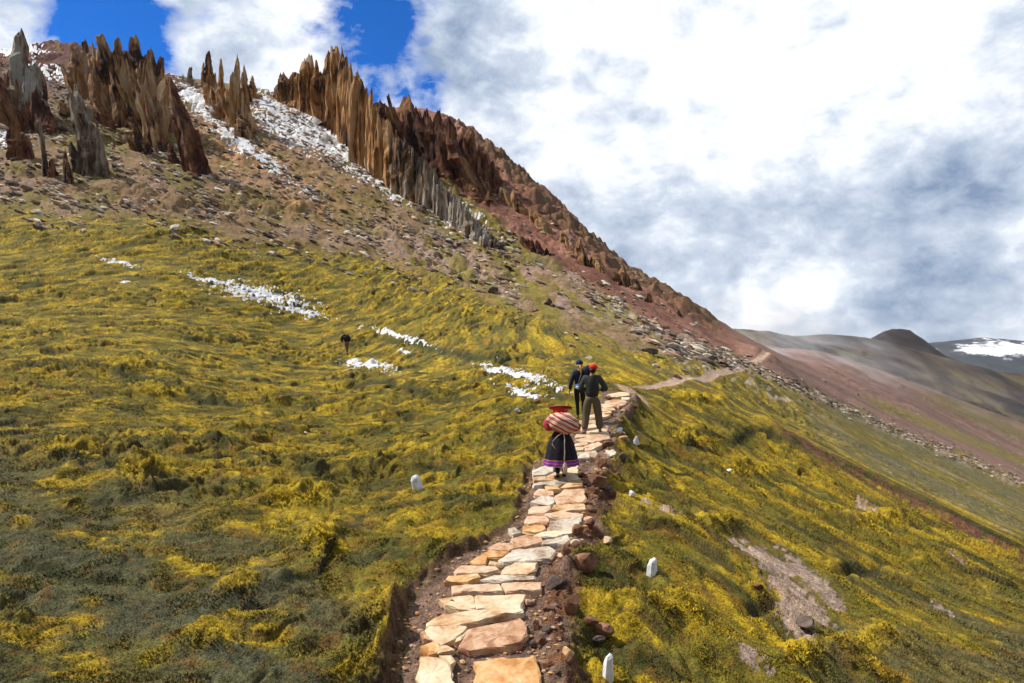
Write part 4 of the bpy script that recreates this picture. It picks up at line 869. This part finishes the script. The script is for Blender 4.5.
def blobm(name, c, r, mat, parent, rot=None, sub=3, warp=0, seed=0):
    v_, f_ = ICO[sub]; v_ = v_ * np.array(r)
    if warp: v_ = v_ * (1 + warp * fbm(v_[:, 0] / max(r) * 1.4 + seed, v_[:, 1] / max(r) * 1.4 + v_[:, 2] / max(r) * 1.8, 2, seed))[:, None]
    if rot is not None: v_ = v_ @ np.array(rot.to_3x3()).T
    return mesh_obj(name, v_ + np.array(c), f_, mat, parent, True)
def tube(name, pts, r, mat, parent, n=6):
    V, Fc = [], []; pts = [Vector(p_) for p_ in pts]
    for i, p_ in enumerate(pts):
        d_ = (pts[min(i + 1, len(pts) - 1)] - pts[max(i - 1, 0)]).normalized(); q = d_.to_track_quat('Z', 'Y')
        rr_ = r[i] if isinstance(r, (list, tuple)) else r
        for k_ in range(n): a_ = 2 * math.pi * k_ / n; V.append(tuple(p_ + q @ Vector((rr_ * math.cos(a_), rr_ * math.sin(a_), 0))))
    for i in range(len(pts) - 1):
        for k_ in range(n): j_ = (k_ + 1) % n; Fc.append((i * n + k_, i * n + j_, (i + 1) * n + j_, (i + 1) * n + k_))
    Fc += [tuple(range(n))[::-1], tuple(range((len(pts) - 1) * n, len(pts) * n))]
    return mesh_obj(name, V, Fc, mat, parent, True)
def standing(px_, py_): 
    p_ = plane_hit(px_, py_, .065); return p_
# -- the woman with the bundle
navy = flat_mat('black_wool', (.012, .011, .016), .9, .5, 60, .5, .01); 
p = standing(561, 478.5)
wr, wn_, jk, tr_, sh_ = person((p[0], p[1], p[2] - .005), 0, .90, 'person in wide black skirt with purple hem, seen from behind on the stone path', None,
  dict(chest=(0, .07, 1.28), neckb=(0, .13, 1.42), neck=(0, .17, 1.47), jaw=(0, .21, 1.52), face=(0, .215, 1.585), crown=(0, .20, 1.655), shoulder_l=(-.17, .08, 1.38), shoulder_r=(.17, .08, 1.38),
       elbow_l=(-.29, .05, 1.10), wrist_l=(-.14, .24, 1.18), elbow_r=(.29, .05, 1.12), wrist_r=(.12, .25, 1.20), across_l=(0, 0, 1), across_r=(0, 0, 1), ankle_l=(-.075, -.06, .10), ankle_r=(.075, .06, .09), toe_l=(-.085, .09, .04), toe_r=(.09, .21, .04)))
pinkw = flat_mat('pink_wool', (.42, .05, .07), .9, .4, 25); redc = flat_mat('red_orange_cloth', (.70, .07, .025), .85, .35, 12)
jk(pinkw, .035, 'jacket'); 
M_sk = NT('embroidered_black_skirt'); v = M_sk.coord(); n_ = M_sk.noise(v, 22, 4, .7); vz = M_sk.noise(M_sk.coord((30, 30, 14)), 1.0, 3, .6)
sk_m = M_sk.fin(M_sk.ramp(n_, [(.4, (.008, .008, .013)), (.66, (.02, .016, .028)), (.76, (.12, .06, .12)), (.84, (.26, .17, .19))]), .9)
purp = flat_mat('purple_band', (.17, .025, .28), .85, .4, 35); orng = flat_mat('orange_band', (.50, .16, .05), .85, .4, 50); wht = flat_mat('white_edging', (.45, .36, .38), .85, .4, 60)
blu = flat_mat('violet_band', (.09, .03, .20), .85, .6, 40)
prof = [(.155, 1.06), (.20, 1.0), (.255, .90), (.30, .78), (.335, .64), (.365, .50), (.375, .455), (.38, .442), (.39, .385), (.395, .372), (.40, .325), (.40, .31), (.38, .305), (.30, .32)]
lathe('skirt', [sk_m, orng, purp, wht], wr, 96, .055, 3, None, (1, .82), [0, 0, 0, 0, 0, 0, 1, 2, 1, 2, 3, 0, 0]) if False else None
sk_o = lathe('skirt', prof, [sk_m, orng, purp, wht], wr, 96, .05, 3, None, (1, .82), [0, 0, 0, 0, 0, 0, 1, 2, 1, 2, 3, 0, 0])
tr_(flat_mat('black_stocking', (.015, .013, .014), .9, .3), .012, 'stockings'); sh_(flat_mat('black_shoe', (.015, .022, .020), .6, .3))
Mh = Matrix.Translation((0, .16, 1.585)) @ Matrix.Rotation(R(-13), 4, 'X')
hm = flat_mat('maroon_felt', (.075, .012, .014), .85, .4, 25); hr = flat_mat('scarlet_braid', (.62, .05, .05), .8, .4, 40)
lathe('hat', [(.001, .055), (.08, .055), (.10, .035), (.235, .028), (.262, .018), (.266, -.012), (.24, -.018), (.12, -.012), (.10, -.03)], [hm, hr], wr, 40, 0, 0, Mh, (1, 1), [0, 0, 0, 1, 0, 0, 1, 1])
hs = blobm('headscarf', (0, .17, 1.525), (.175, .155, .115), redc, wr, None, 3, .12, 4)
blobm('scarf_fold', (.07, .07, 1.55), (.06, .03, .05), flat_mat('hot_pink_cloth', (.75, .12, .22), .85, .3), hs, None, 2, .1, 2); blobm('scarf_fold', (-.04, .06, 1.50), (.10, .03, .045), flat_mat('orange_cloth', (.80, .22, .03), .85, .3), hs, None, 2, .1, 2)
hair = flat_mat('black_hair', (.012, .009, .008), .5, .4)
tube('braid', [(-.03, .07, 1.50), (-.03, .0, 1.40), (-.03, -.06, 1.25)], [.02, .018, .014], hair, wr)
# her carrying bundle hangs on her back: a thing of its own
bd = empty('carrying_bundle', (p[0], p[1], p[2]), 0, label='striped cream and red woven bundle carried on the back of the person in the skirt', cat='bundle')
kk = NT('striped_carrying_cloth'); c_ = kk.n('ShaderNodeTexCoord'); mpp = kk.n('ShaderNodeMapping'); mpp.inputs['Rotation'].default_value = (0, R(-28), 0); kk.l(c_.outputs['Object'], mpp.inputs[0])
dn = kk.noise(c_.outputs['Object'], 5, 2, .5); sep = kk.n('ShaderNodeSeparateXYZ'); kk.l(mpp.outputs[0], sep.inputs[0]); zz = kk.math('ADD', kk.math('MULTIPLY', sep.outputs[2], 5.6), kk.math('MULTIPLY', dn, .35)); fr = kk.math('FRACT', zz)
rp_ = kk.n('ShaderNodeValToRGB'); rp_.color_ramp.interpolation = 'CONSTANT'; e_ = rp_.color_ramp.elements
st = [(0, (.66, .50, .34)), (.20, (.32, .03, .05)), (.36, (.58, .16, .17)), (.42, (.64, .47, .32)), (.60, (.42, .30, .18)), (.64, (.66, .50, .36)), (.72, (.36, .035, .06)), (.86, (.70, .34, .32)), (.92, (.30, .03, .05))]
while len(e_) < len(st): e_.new(.5)
for i, (a_, b_) in enumerate(st): e_[i].position = a_; e_[i].color = (*b_, 1)
kk.l(fr, rp_.inputs[0]); kk.bump(kk.noise(c_.outputs['Object'], 60, 3, .6), .3, .01); cloth = kk.fin(rp_.outputs[0], .9)
cb = blobm('cloth', (.02, -.13, 1.15), (.315, .215, .21), cloth, bd, Matrix.Rotation(R(14), 4, 'Y'), 4, .14, 6)
blobm('cloth_fold', (.30, -.04, 1.06), (.10, .10, .10), flat_mat('dark_pink_cloth', (.33, .05, .07), .9, .4), cb, None, 3, .2, 8)
blobm('cloth_fold', (-.27, .0, 1.10), (.09, .12, .13), pinkw, cb, None, 3, .2, 9)
cord = flat_mat('wool_cord', (.50, .42, .30), .9, .3)
tube('cord', [(.03, -.27, .96), (.05, -.33, .85), (.045, -.345, .72), (.05, -.36, .58), (.04, -.37, .44), (.045, -.37, .36)], .011, cord, bd)
tube('cord', [(.02, -.28, .97), (-.10, -.32, .90), (-.19, -.31, .80), (-.20, -.31, .74), (-.14, -.33, .66)], .008, cord, bd)
for xx_, zb in ((.05, .36), (.075, .34), (.03, .33)): tube('tassel', [(xx_, -.37, zb + .03), (xx_, -.38, zb - .04), (xx_ + .01, -.38, zb - .16)], [.012, .024, .02], cord, bd)
# -- the man in the red cap
p = standing(592, 434)
mr, mn_, jk, tr_, sh_ = person((p[0], p[1], p[2]), R(-8), .985, 'person in red cap, dark vest and olive trousers walking up the stone path', 'hikers walking up the stone path',
  dict(facedir=(.85, .5, 0), jaw=(.03, .03, 1.585), face=(.035, .025, 1.65), hip_l=(-.10, 0, .90), hip_r=(.10, 0, .90), knee_l=(-.15, .05, .50), knee_r=(.16, .04, .50), ankle_l=(-.19, -.05, .09), ankle_r=(.20, .14, .10),
       elbow_l=(-.30, .0, 1.14), wrist_l=(-.12, .24, 1.12), elbow_r=(.36, .02, 1.13), wrist_r=(.16, .27, 1.14), across_l=(0, 0, 1), across_r=(0, 0, 1), shoulder_l=(-.19, 0, 1.42), shoulder_r=(.19, 0, 1.42)))
slv = flat_mat('grey_blue_fleece', (.042, .045, .046), .9, .3, 30); vest = flat_mat('dark_padded_vest', (.026, .027, .026), .75, .4, 18)
jk(slv, .03, 'sleeved_shirt')
skin('vest', dict(a=((0, 0, .89), (.175, .145)), b=((0, 0, 1.10), (.185, .15)), c=((0, .0, 1.30), (.20, .15)), d=((0, -.01, 1.43), (.13, .11)), e=((0, .0, 1.50), (.085, .085))), [('a', 'b'), ('b', 'c'), ('c', 'd'), ('d', 'e')], vest, mr)
tr_(flat_mat('olive_cotton', (.105, .088, .055), .9, .25, 15, .5, .02), .035, 'trousers', .012); sh_(flat_mat('dusty_shoe', (.22, .17, .13), .85, .3))
cap = flat_mat('red_cap', (.62, .025, .02), .75, .15)
c0 = blobm('cap', (.03, .02, 1.705), (.108, .118, .085), cap, mr, None, 3); 
bl = blobm('cap_brim', (.14, .085, 1.685), (.10, .085, .012), cap, mr, Matrix.Rotation(R(8), 4, 'Y'), 3)
blobm('hair', (.015, -.035, 1.62), (.082, .075, .065), hair, mr, None, 3, .08)
# -- the one ahead in the dark blue cap
p = standing(579.5, 419.5)
hr_, hn_, jk, tr_, sh_ = person((p[0], p[1], p[2]), R(4), .90, 'person in dark blue cap with blond ponytail, left of the one in red cap', 'hikers walking up the stone path',
  dict(ankle_l=(-.04, .03, .09), knee_l=(-.06, .05, .50), ankle_r=(.15, .22, .10), knee_r=(.14, .12, .50), elbow_l=(-.26, -.04, 1.13), wrist_l=(-.29, .02, .89), elbow_r=(.26, .0, 1.14), wrist_r=(.24, .12, .93)))
blk = flat_mat('black_leggings', (.010, .010, .014), .8, .3); nv = flat_mat('navy_jacket', (.014, .018, .038), .75, .4)
jk(nv, .03); tr_(blk, .006, 'leggings'); sh_(flat_mat('brown_boot', (.14, .09, .05), .8, .3))
nc = flat_mat('dark_blue_cap', (.010, .022, .085), .8, .3); bln = flat_mat('blond_hair', (.48, .30, .11), .6, .35, 60)
blobm('cap', (0, .02, 1.70), (.112, .122, .10), nc, hr_, None, 3); 
hb = blobm('hair', (0, -.03, 1.62), (.085, .07, .075), bln, hr_, None, 3, .08); tube('ponytail', [(0, -.09, 1.63), (.01, -.15, 1.55), (.02, -.16, 1.44), (.025, -.15, 1.34)], [.022, .035, .03, .012], bln, hb)
wb = empty('waist_bag', (p[0], p[1], p[2]), R(4), label='small blue and white bag at the waist of the person in dark blue cap', cat='bag')
bg_ = blobm('pouch', (-.06, -.17, .90), (.11, .06, .08), flat_mat('blue_pouch', (.03, .10, .30), .7, .3), wb, None, 3, .1, 3); blobm('white_panel', (-.09, -.22, .88), (.055, .025, .045), flat_mat('white_pouch_panel', (.7, .72, .78), .7, .1), wb, None, 2, .1, 3)
dp = empty('shoulder_bag', (p[0], p[1], p[2]), R(4), label='round navy bag on the right shoulder of the person in dark blue cap', cat='bag')
blobm('bag_body', (.22, -.14, 1.33), (.16, .09, .15), flat_mat('navy_bag', (.016, .022, .055), .8, .4), dp, None, 3, .08, 5); tube('strap', [(.10, -.09, 1.44), (.04, -.14, 1.30), (-.02, -.16, 1.10), (-.06, -.17, .97)], .012, flat_mat('grey_strap', (.12, .13, .16), .8, .2), dp)
# -- far off on the meadow, bent forward
q_ = hit(347, 355, 20)
fr_, fn_, jk, tr_, sh_ = person((q_.x, q_.y, q_.z + .02), R(170), .97, 'person in dark jacket and brown trousers bending forward on the far meadow', None,
  dict(spine=(0, .10, 1.10), chest=(0, .24, 1.25), neckb=(0, .36, 1.34), neck=(0, .42, 1.35), jaw=(0, .48, 1.34), face=(0, .52, 1.36), crown=(0, .56, 1.40), facedir=(0, .8, -.6), shoulder_l=(-.2, .28, 1.36), shoulder_r=(.2, .28, 1.36),
       elbow_l=(-.34, .26, 1.10), wrist_l=(-.22, .36, .92), elbow_r=(.34, .26, 1.10), wrist_r=(.22, .36, .92), knee_l=(-.07, .08, .5), knee_r=(.07, -.02, .5), ankle_l=(-.06, .12, .09), ankle_r=(.05, -.14, .10)))
jk(nv, .085); tr_(flat_mat('brown_trousers', (.13, .06, .035), .9, .3), .012); sh_(blk); blobm('hair', (0, .52, 1.41), (.10, .10, .085), hair, fr_, None, 3, .05)

# ------------------------------------------------------------------ air: thin even haze, and drifting mist on the far slope
hz = bpy.data.materials.new('air'); hz.use_nodes = True; t_ = hz.node_tree; t_.nodes.clear(); pv = t_.nodes.new('ShaderNodeVolumePrincipled'); oo = t_.nodes.new('ShaderNodeOutputMaterial')
pv.inputs['Color'].default_value = (.80, .86, .95, 1); pv.inputs['Density'].default_value = .00004; pv.inputs['Anisotropy'].default_value = .2; t_.links.new(pv.outputs[0], oo.inputs['Volume'])
bx = np.array([(x_, y_, z_) for x_ in (-4200, 5200) for y_ in (-3200, 6200) for z_ in (-232, 110)], float)
tag(mesh_obj('haze', bx, [(0, 1, 3, 2), (4, 6, 7, 5), (0, 4, 5, 1), (2, 3, 7, 6), (0, 2, 6, 4), (1, 5, 7, 3)], hz), kind='stuff')
def mist(c_, r_, rz_, ry_, dens, seed, lab):
    m_ = bpy.data.materials.new('drifting_mist'); m_.use_nodes = True; t_ = m_.node_tree; t_.nodes.clear(); pv = t_.nodes.new('ShaderNodeVolumePrincipled'); oo = t_.nodes.new('ShaderNodeOutputMaterial'); t_.links.new(pv.outputs[0], oo.inputs['Volume'])
    pv.inputs['Color'].default_value = (.93, .95, 1, 1); pv.inputs['Anisotropy'].default_value = .3
    tc_ = t_.nodes.new('ShaderNodeTexCoord'); ln = t_.nodes.new('ShaderNodeVectorMath'); ln.operation = 'LENGTH'; t_.links.new(tc_.outputs['Object'], ln.inputs[0])
    mp_ = t_.nodes.new('ShaderNodeMapping'); mp_.inputs['Scale'].default_value = (1.3, 1.2, 2.2); mp_.inputs['Location'].default_value = (seed, seed * .7, 0); t_.links.new(tc_.outputs['Object'], mp_.inputs[0])
    no = t_.nodes.new('ShaderNodeTexNoise'); no.inputs['Scale'].default_value = 2.4; no.inputs['Detail'].default_value = 4; no.inputs['Roughness'].default_value = .55; no.inputs['Distortion'].default_value = .4; t_.links.new(mp_.outputs[0], no.inputs['Vector'])
    def M_(op, a_, b_):
        o = t_.nodes.new('ShaderNodeMath'); o.operation = op
        for v_, k_ in ((a_, 0), (b_, 1)):
            if hasattr(v_, 'links'): t_.links.new(v_, o.inputs[k_])
            else: o.inputs[k_].default_value = v_
        return o.outputs[0]
    f_ = M_('MAXIMUM', M_('SUBTRACT', 1.0, ln.outputs['Value']), 0); g_ = M_('MAXIMUM', M_('SUBTRACT', no.outputs['Fac'], .50), 0)
    t_.links.new(M_('MULTIPLY', M_('MULTIPLY', f_, g_), dens), pv.inputs['Density'])
    v_, fc_ = ICO[3]; o = mesh_obj('mist', v_, fc_, m_, None, True); o.location = c_; o.scale = r_; o.rotation_euler = (0, ry_, rz_); return tag(o, lab, 'mist', kind='stuff')
mist((105, 190, -13), (75, 30, 13), R(6), R(16), .10, 3.1, 'pale mist drifting low over the red slope below the dark peak')
mist((150, 250, -13), (110, 36, 16), R(4), R(20), .035, 8.4, 'thin mist trailing down the far brown slope')
mist((66, 160, -2), (34, 20, 12), R(10), R(20), .8, 5.2, 'wisp of mist at the end of the red skyline')
0 and mist((330, 600, -5), (170, 90, 28), 0, R(10), .007, 1.7, 'veil of mist in front of the dark peak')

# ------------------------------------------------------------------ sky, sun, camera
SUN = Vector((-.82, .16, 1.0)).normalized()
w = bpy.data.worlds.new('World'); sc.world = w; w.use_nodes = True; w.cycles.sampling_method = 'MANUAL'; w.cycles.sample_map_resolution = 512; nt = w.node_tree; nt.nodes.clear()
def N(ty, **kw):
    o = nt.nodes.new(ty)
    for a_, v_ in kw.items(): setattr(o, a_, v_)
    return o
L = nt.links.new
def MA(op, a_, b_=None, clamp=False):
    o = N('ShaderNodeMath', operation=op, use_clamp=clamp)
    for v_, k_ in ((a_, 0), (b_, 1)):
        if v_ is None: continue
        if hasattr(v_, 'links'): L(v_, o.inputs[k_])
        else: o.inputs[k_].default_value = v_
    return o.outputs[0]
STR = .12
sky = N('ShaderNodeTexSky', sky_type='NISHITA'); sky.sun_disc = False; sky.sun_elevation = math.asin(SUN.z); sky.sun_rotation = math.atan2(SUN.x, SUN.y); sky.altitude = 4800; sky.air_density = 1.0; sky.dust_density = .3
tc = N('ShaderNodeTexCoord'); nrm = N('ShaderNodeVectorMath', operation='NORMALIZE'); L(tc.outputs['Generated'], nrm.inputs[0]); D = nrm.outputs[0]
mp = N('ShaderNodeMapping'); mp.inputs['Scale'].default_value = (1, 1, 1.5); L(D, mp.inputs[0])
def NZ(vec, s, det, ro, di=0, loc=None):
    if loc: m_ = N('ShaderNodeMapping'); m_.inputs['Location'].default_value = loc; L(vec, m_.inputs[0]); vec = m_.outputs[0]
    o = N('ShaderNodeTexNoise'); o.inputs['Scale'].default_value = s; o.inputs['Detail'].default_value = det; o.inputs['Roughness'].default_value = ro; o.inputs['Distortion'].default_value = di; L(vec, o.inputs['Vector']); return o.outputs['Fac']
def blob(px_, py_, kk):                                     # a soft region of the sky about a direction
    v_ = Vector(((px_ - CX) / F, 1, (CY - py_) / F)).normalized(); o = N('ShaderNodeVectorMath', operation='DOT_PRODUCT'); L(D, o.inputs[0]); o.inputs[1].default_value = v_
    e = MA('MULTIPLY', MA('SUBTRACT', o.outputs['Value'], 1.0), kk); return MA('EXPONENT', e)
def add(terms):
    s_ = None
    for v_, wgt in terms:
        q_ = MA('MULTIPLY', v_, wgt); s_ = q_ if s_ is None else MA('ADD', s_, q_)
    return s_
n1 = NZ(mp.outputs[0], 2.6, 6, .62, .35, (3.1, .7, .2)); n2 = NZ(mp.outputs[0], 6.0, 7, .66, .2, (1.3, 5.1, 2)); n3 = NZ(mp.outputs[0], 1.7, 3, .5, 0, (7.7, 2.2, 1)); n4 = NZ(mp.outputs[0], 15, 5, .65, .3, (4.3, 1.1, 5))
wv = N('ShaderNodeTexNoise'); wv.inputs['Scale'].default_value = 5; wv.inputs['Detail'].default_value = 4; L(mp.outputs[0], wv.inputs['Vector'])
wsc = N('ShaderNodeVectorMath', operation='SCALE'); L(wv.outputs['Color'], wsc.inputs[0]); wsc.inputs['Scale'].default_value = .28; wad = N('ShaderNodeVectorMath', operation='ADD'); L(mp.outputs[0], wad.inputs[0]); L(wsc.outputs[0], wad.inputs[1])
vor = N('ShaderNodeTexVoronoi', feature='SMOOTH_F1'); vor.inputs['Scale'].default_value = 7.5; vor.inputs['Smoothness'].default_value = .6; vor.inputs['Detail'].default_value = 2; vor.inputs['Roughness'].default_value = .55; L(wad.outputs[0], vor.inputs['Vector']); puff = vor.outputs['Distance']
holes = add([(blob(392, 60, 420), .62), (blob(440, 92, 900), .42), (blob(120, 22, 500), .52), (blob(75, 30, 900), .45), (blob(225, 60, 900), .2), (blob(375, 5, 700), .4), (blob(900, 250, 7), -.8)])
cover = MA('SUBTRACT', add([(n1, .75), (n2, 1.0), (n4, .8), (puff, -.3)]), holes)
cover = MA('SUBTRACT', cover, .66); cover = MA('MULTIPLY', cover, 3.6, False); cover = MA('MINIMUM', MA('MAXIMUM', cover, 0), 1)
dark = add([(blob(760, 235, 45), .08), (blob(900, 215, 40), .07), (blob(1010, 260, 60), .10), (blob(940, 318, 160), .18), (blob(640, 190, 200), .05), (blob(440, 120, 120), .08), (blob(620, 60, 90), -.14), (blob(900, 60, 60), -.22), (blob(740, 90, 80), -.16), (blob(840, 275, 300), -.22), (blob(60, 60, 60), .05), (n2, 1.15), (n1, .6), (n4, .85), (puff, .45)])
dark = MA('SUBTRACT', dark, .26)
dark = MA('SUBTRACT', dark, .30)
rp = N('ShaderNodeValToRGB'); e = rp.color_ramp.elements
for q_ in range(3): e.new(.5)
for i_, (p_, c_) in enumerate([(.85, (1.0, 1.0, 1.0)), (1.02, (.84, .88, .93)), (1.20, (.60, .67, .78)), (1.40, (.42, .50, .63)), (1.66, (.22, .30, .45))]): e[i_].position = p_ / 1.7; e[i_].color = (*c_, 1)
L(MA('DIVIDE', dark, 1.7), rp.inputs['Fac'])
sv = N('ShaderNodeVectorMath', operation='SCALE'); L(rp.outputs['Color'], sv.inputs[0]); sy_ = N('ShaderNodeSeparateXYZ'); L(D, sy_.inputs[0]); bk = N('ShaderNodeMapRange'); L(sy_.outputs[1], bk.inputs[0]); bk.inputs[1].default_value = -.3; bk.inputs[2].default_value = .35; bk.inputs[3].default_value = .45 / STR; bk.inputs[4].default_value = 1.0 / STR; L(bk.outputs[0], sv.inputs['Scale'])  # unseen clouds behind the camera dimmed on purpose, to deepen the shadows
blue = N('ShaderNodeVectorMath', operation='MULTIPLY'); L(sky.outputs[0], blue.inputs[0]); blue.inputs[1].default_value = (.13, .66, 1.35)
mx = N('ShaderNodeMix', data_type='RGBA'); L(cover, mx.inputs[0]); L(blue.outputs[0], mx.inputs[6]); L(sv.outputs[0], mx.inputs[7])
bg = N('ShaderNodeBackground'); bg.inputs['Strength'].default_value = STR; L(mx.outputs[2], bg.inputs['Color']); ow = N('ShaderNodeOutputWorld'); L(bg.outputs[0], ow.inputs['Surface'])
sl = bpy.data.lights.new('sun', 'SUN'); sl.energy = 5.0; sl.angle = R(.6); sl.color = (1, .94, .84); so = bpy.data.objects.new('sun', sl); COL.objects.link(so); so.rotation_euler = (-SUN).to_track_quat('-Z', 'Y').to_euler()
cam = bpy.data.cameras.new('camera'); cam.sensor_width = 36; cam.lens = F / 1024 * 36; cam.clip_end = 20000; cam.clip_start = .1
co = bpy.data.objects.new('camera', cam); COL.objects.link(co); co.location = (0, 0, 0); co.rotation_euler = (R(90), 0, 0); sc.camera = co
vs_ = sc.view_settings; vs_.view_transform = 'Standard'; vs_.look = 'None'; vs_.exposure = .2; vs_.gamma = 1
sc.cycles.volume_bounces = 1; sc.cycles.max_bounces = 4; sc.cycles.use_adaptive_sampling = True; sc.cycles.adaptive_threshold = .03; sc.cycles.volume_step_rate = 4
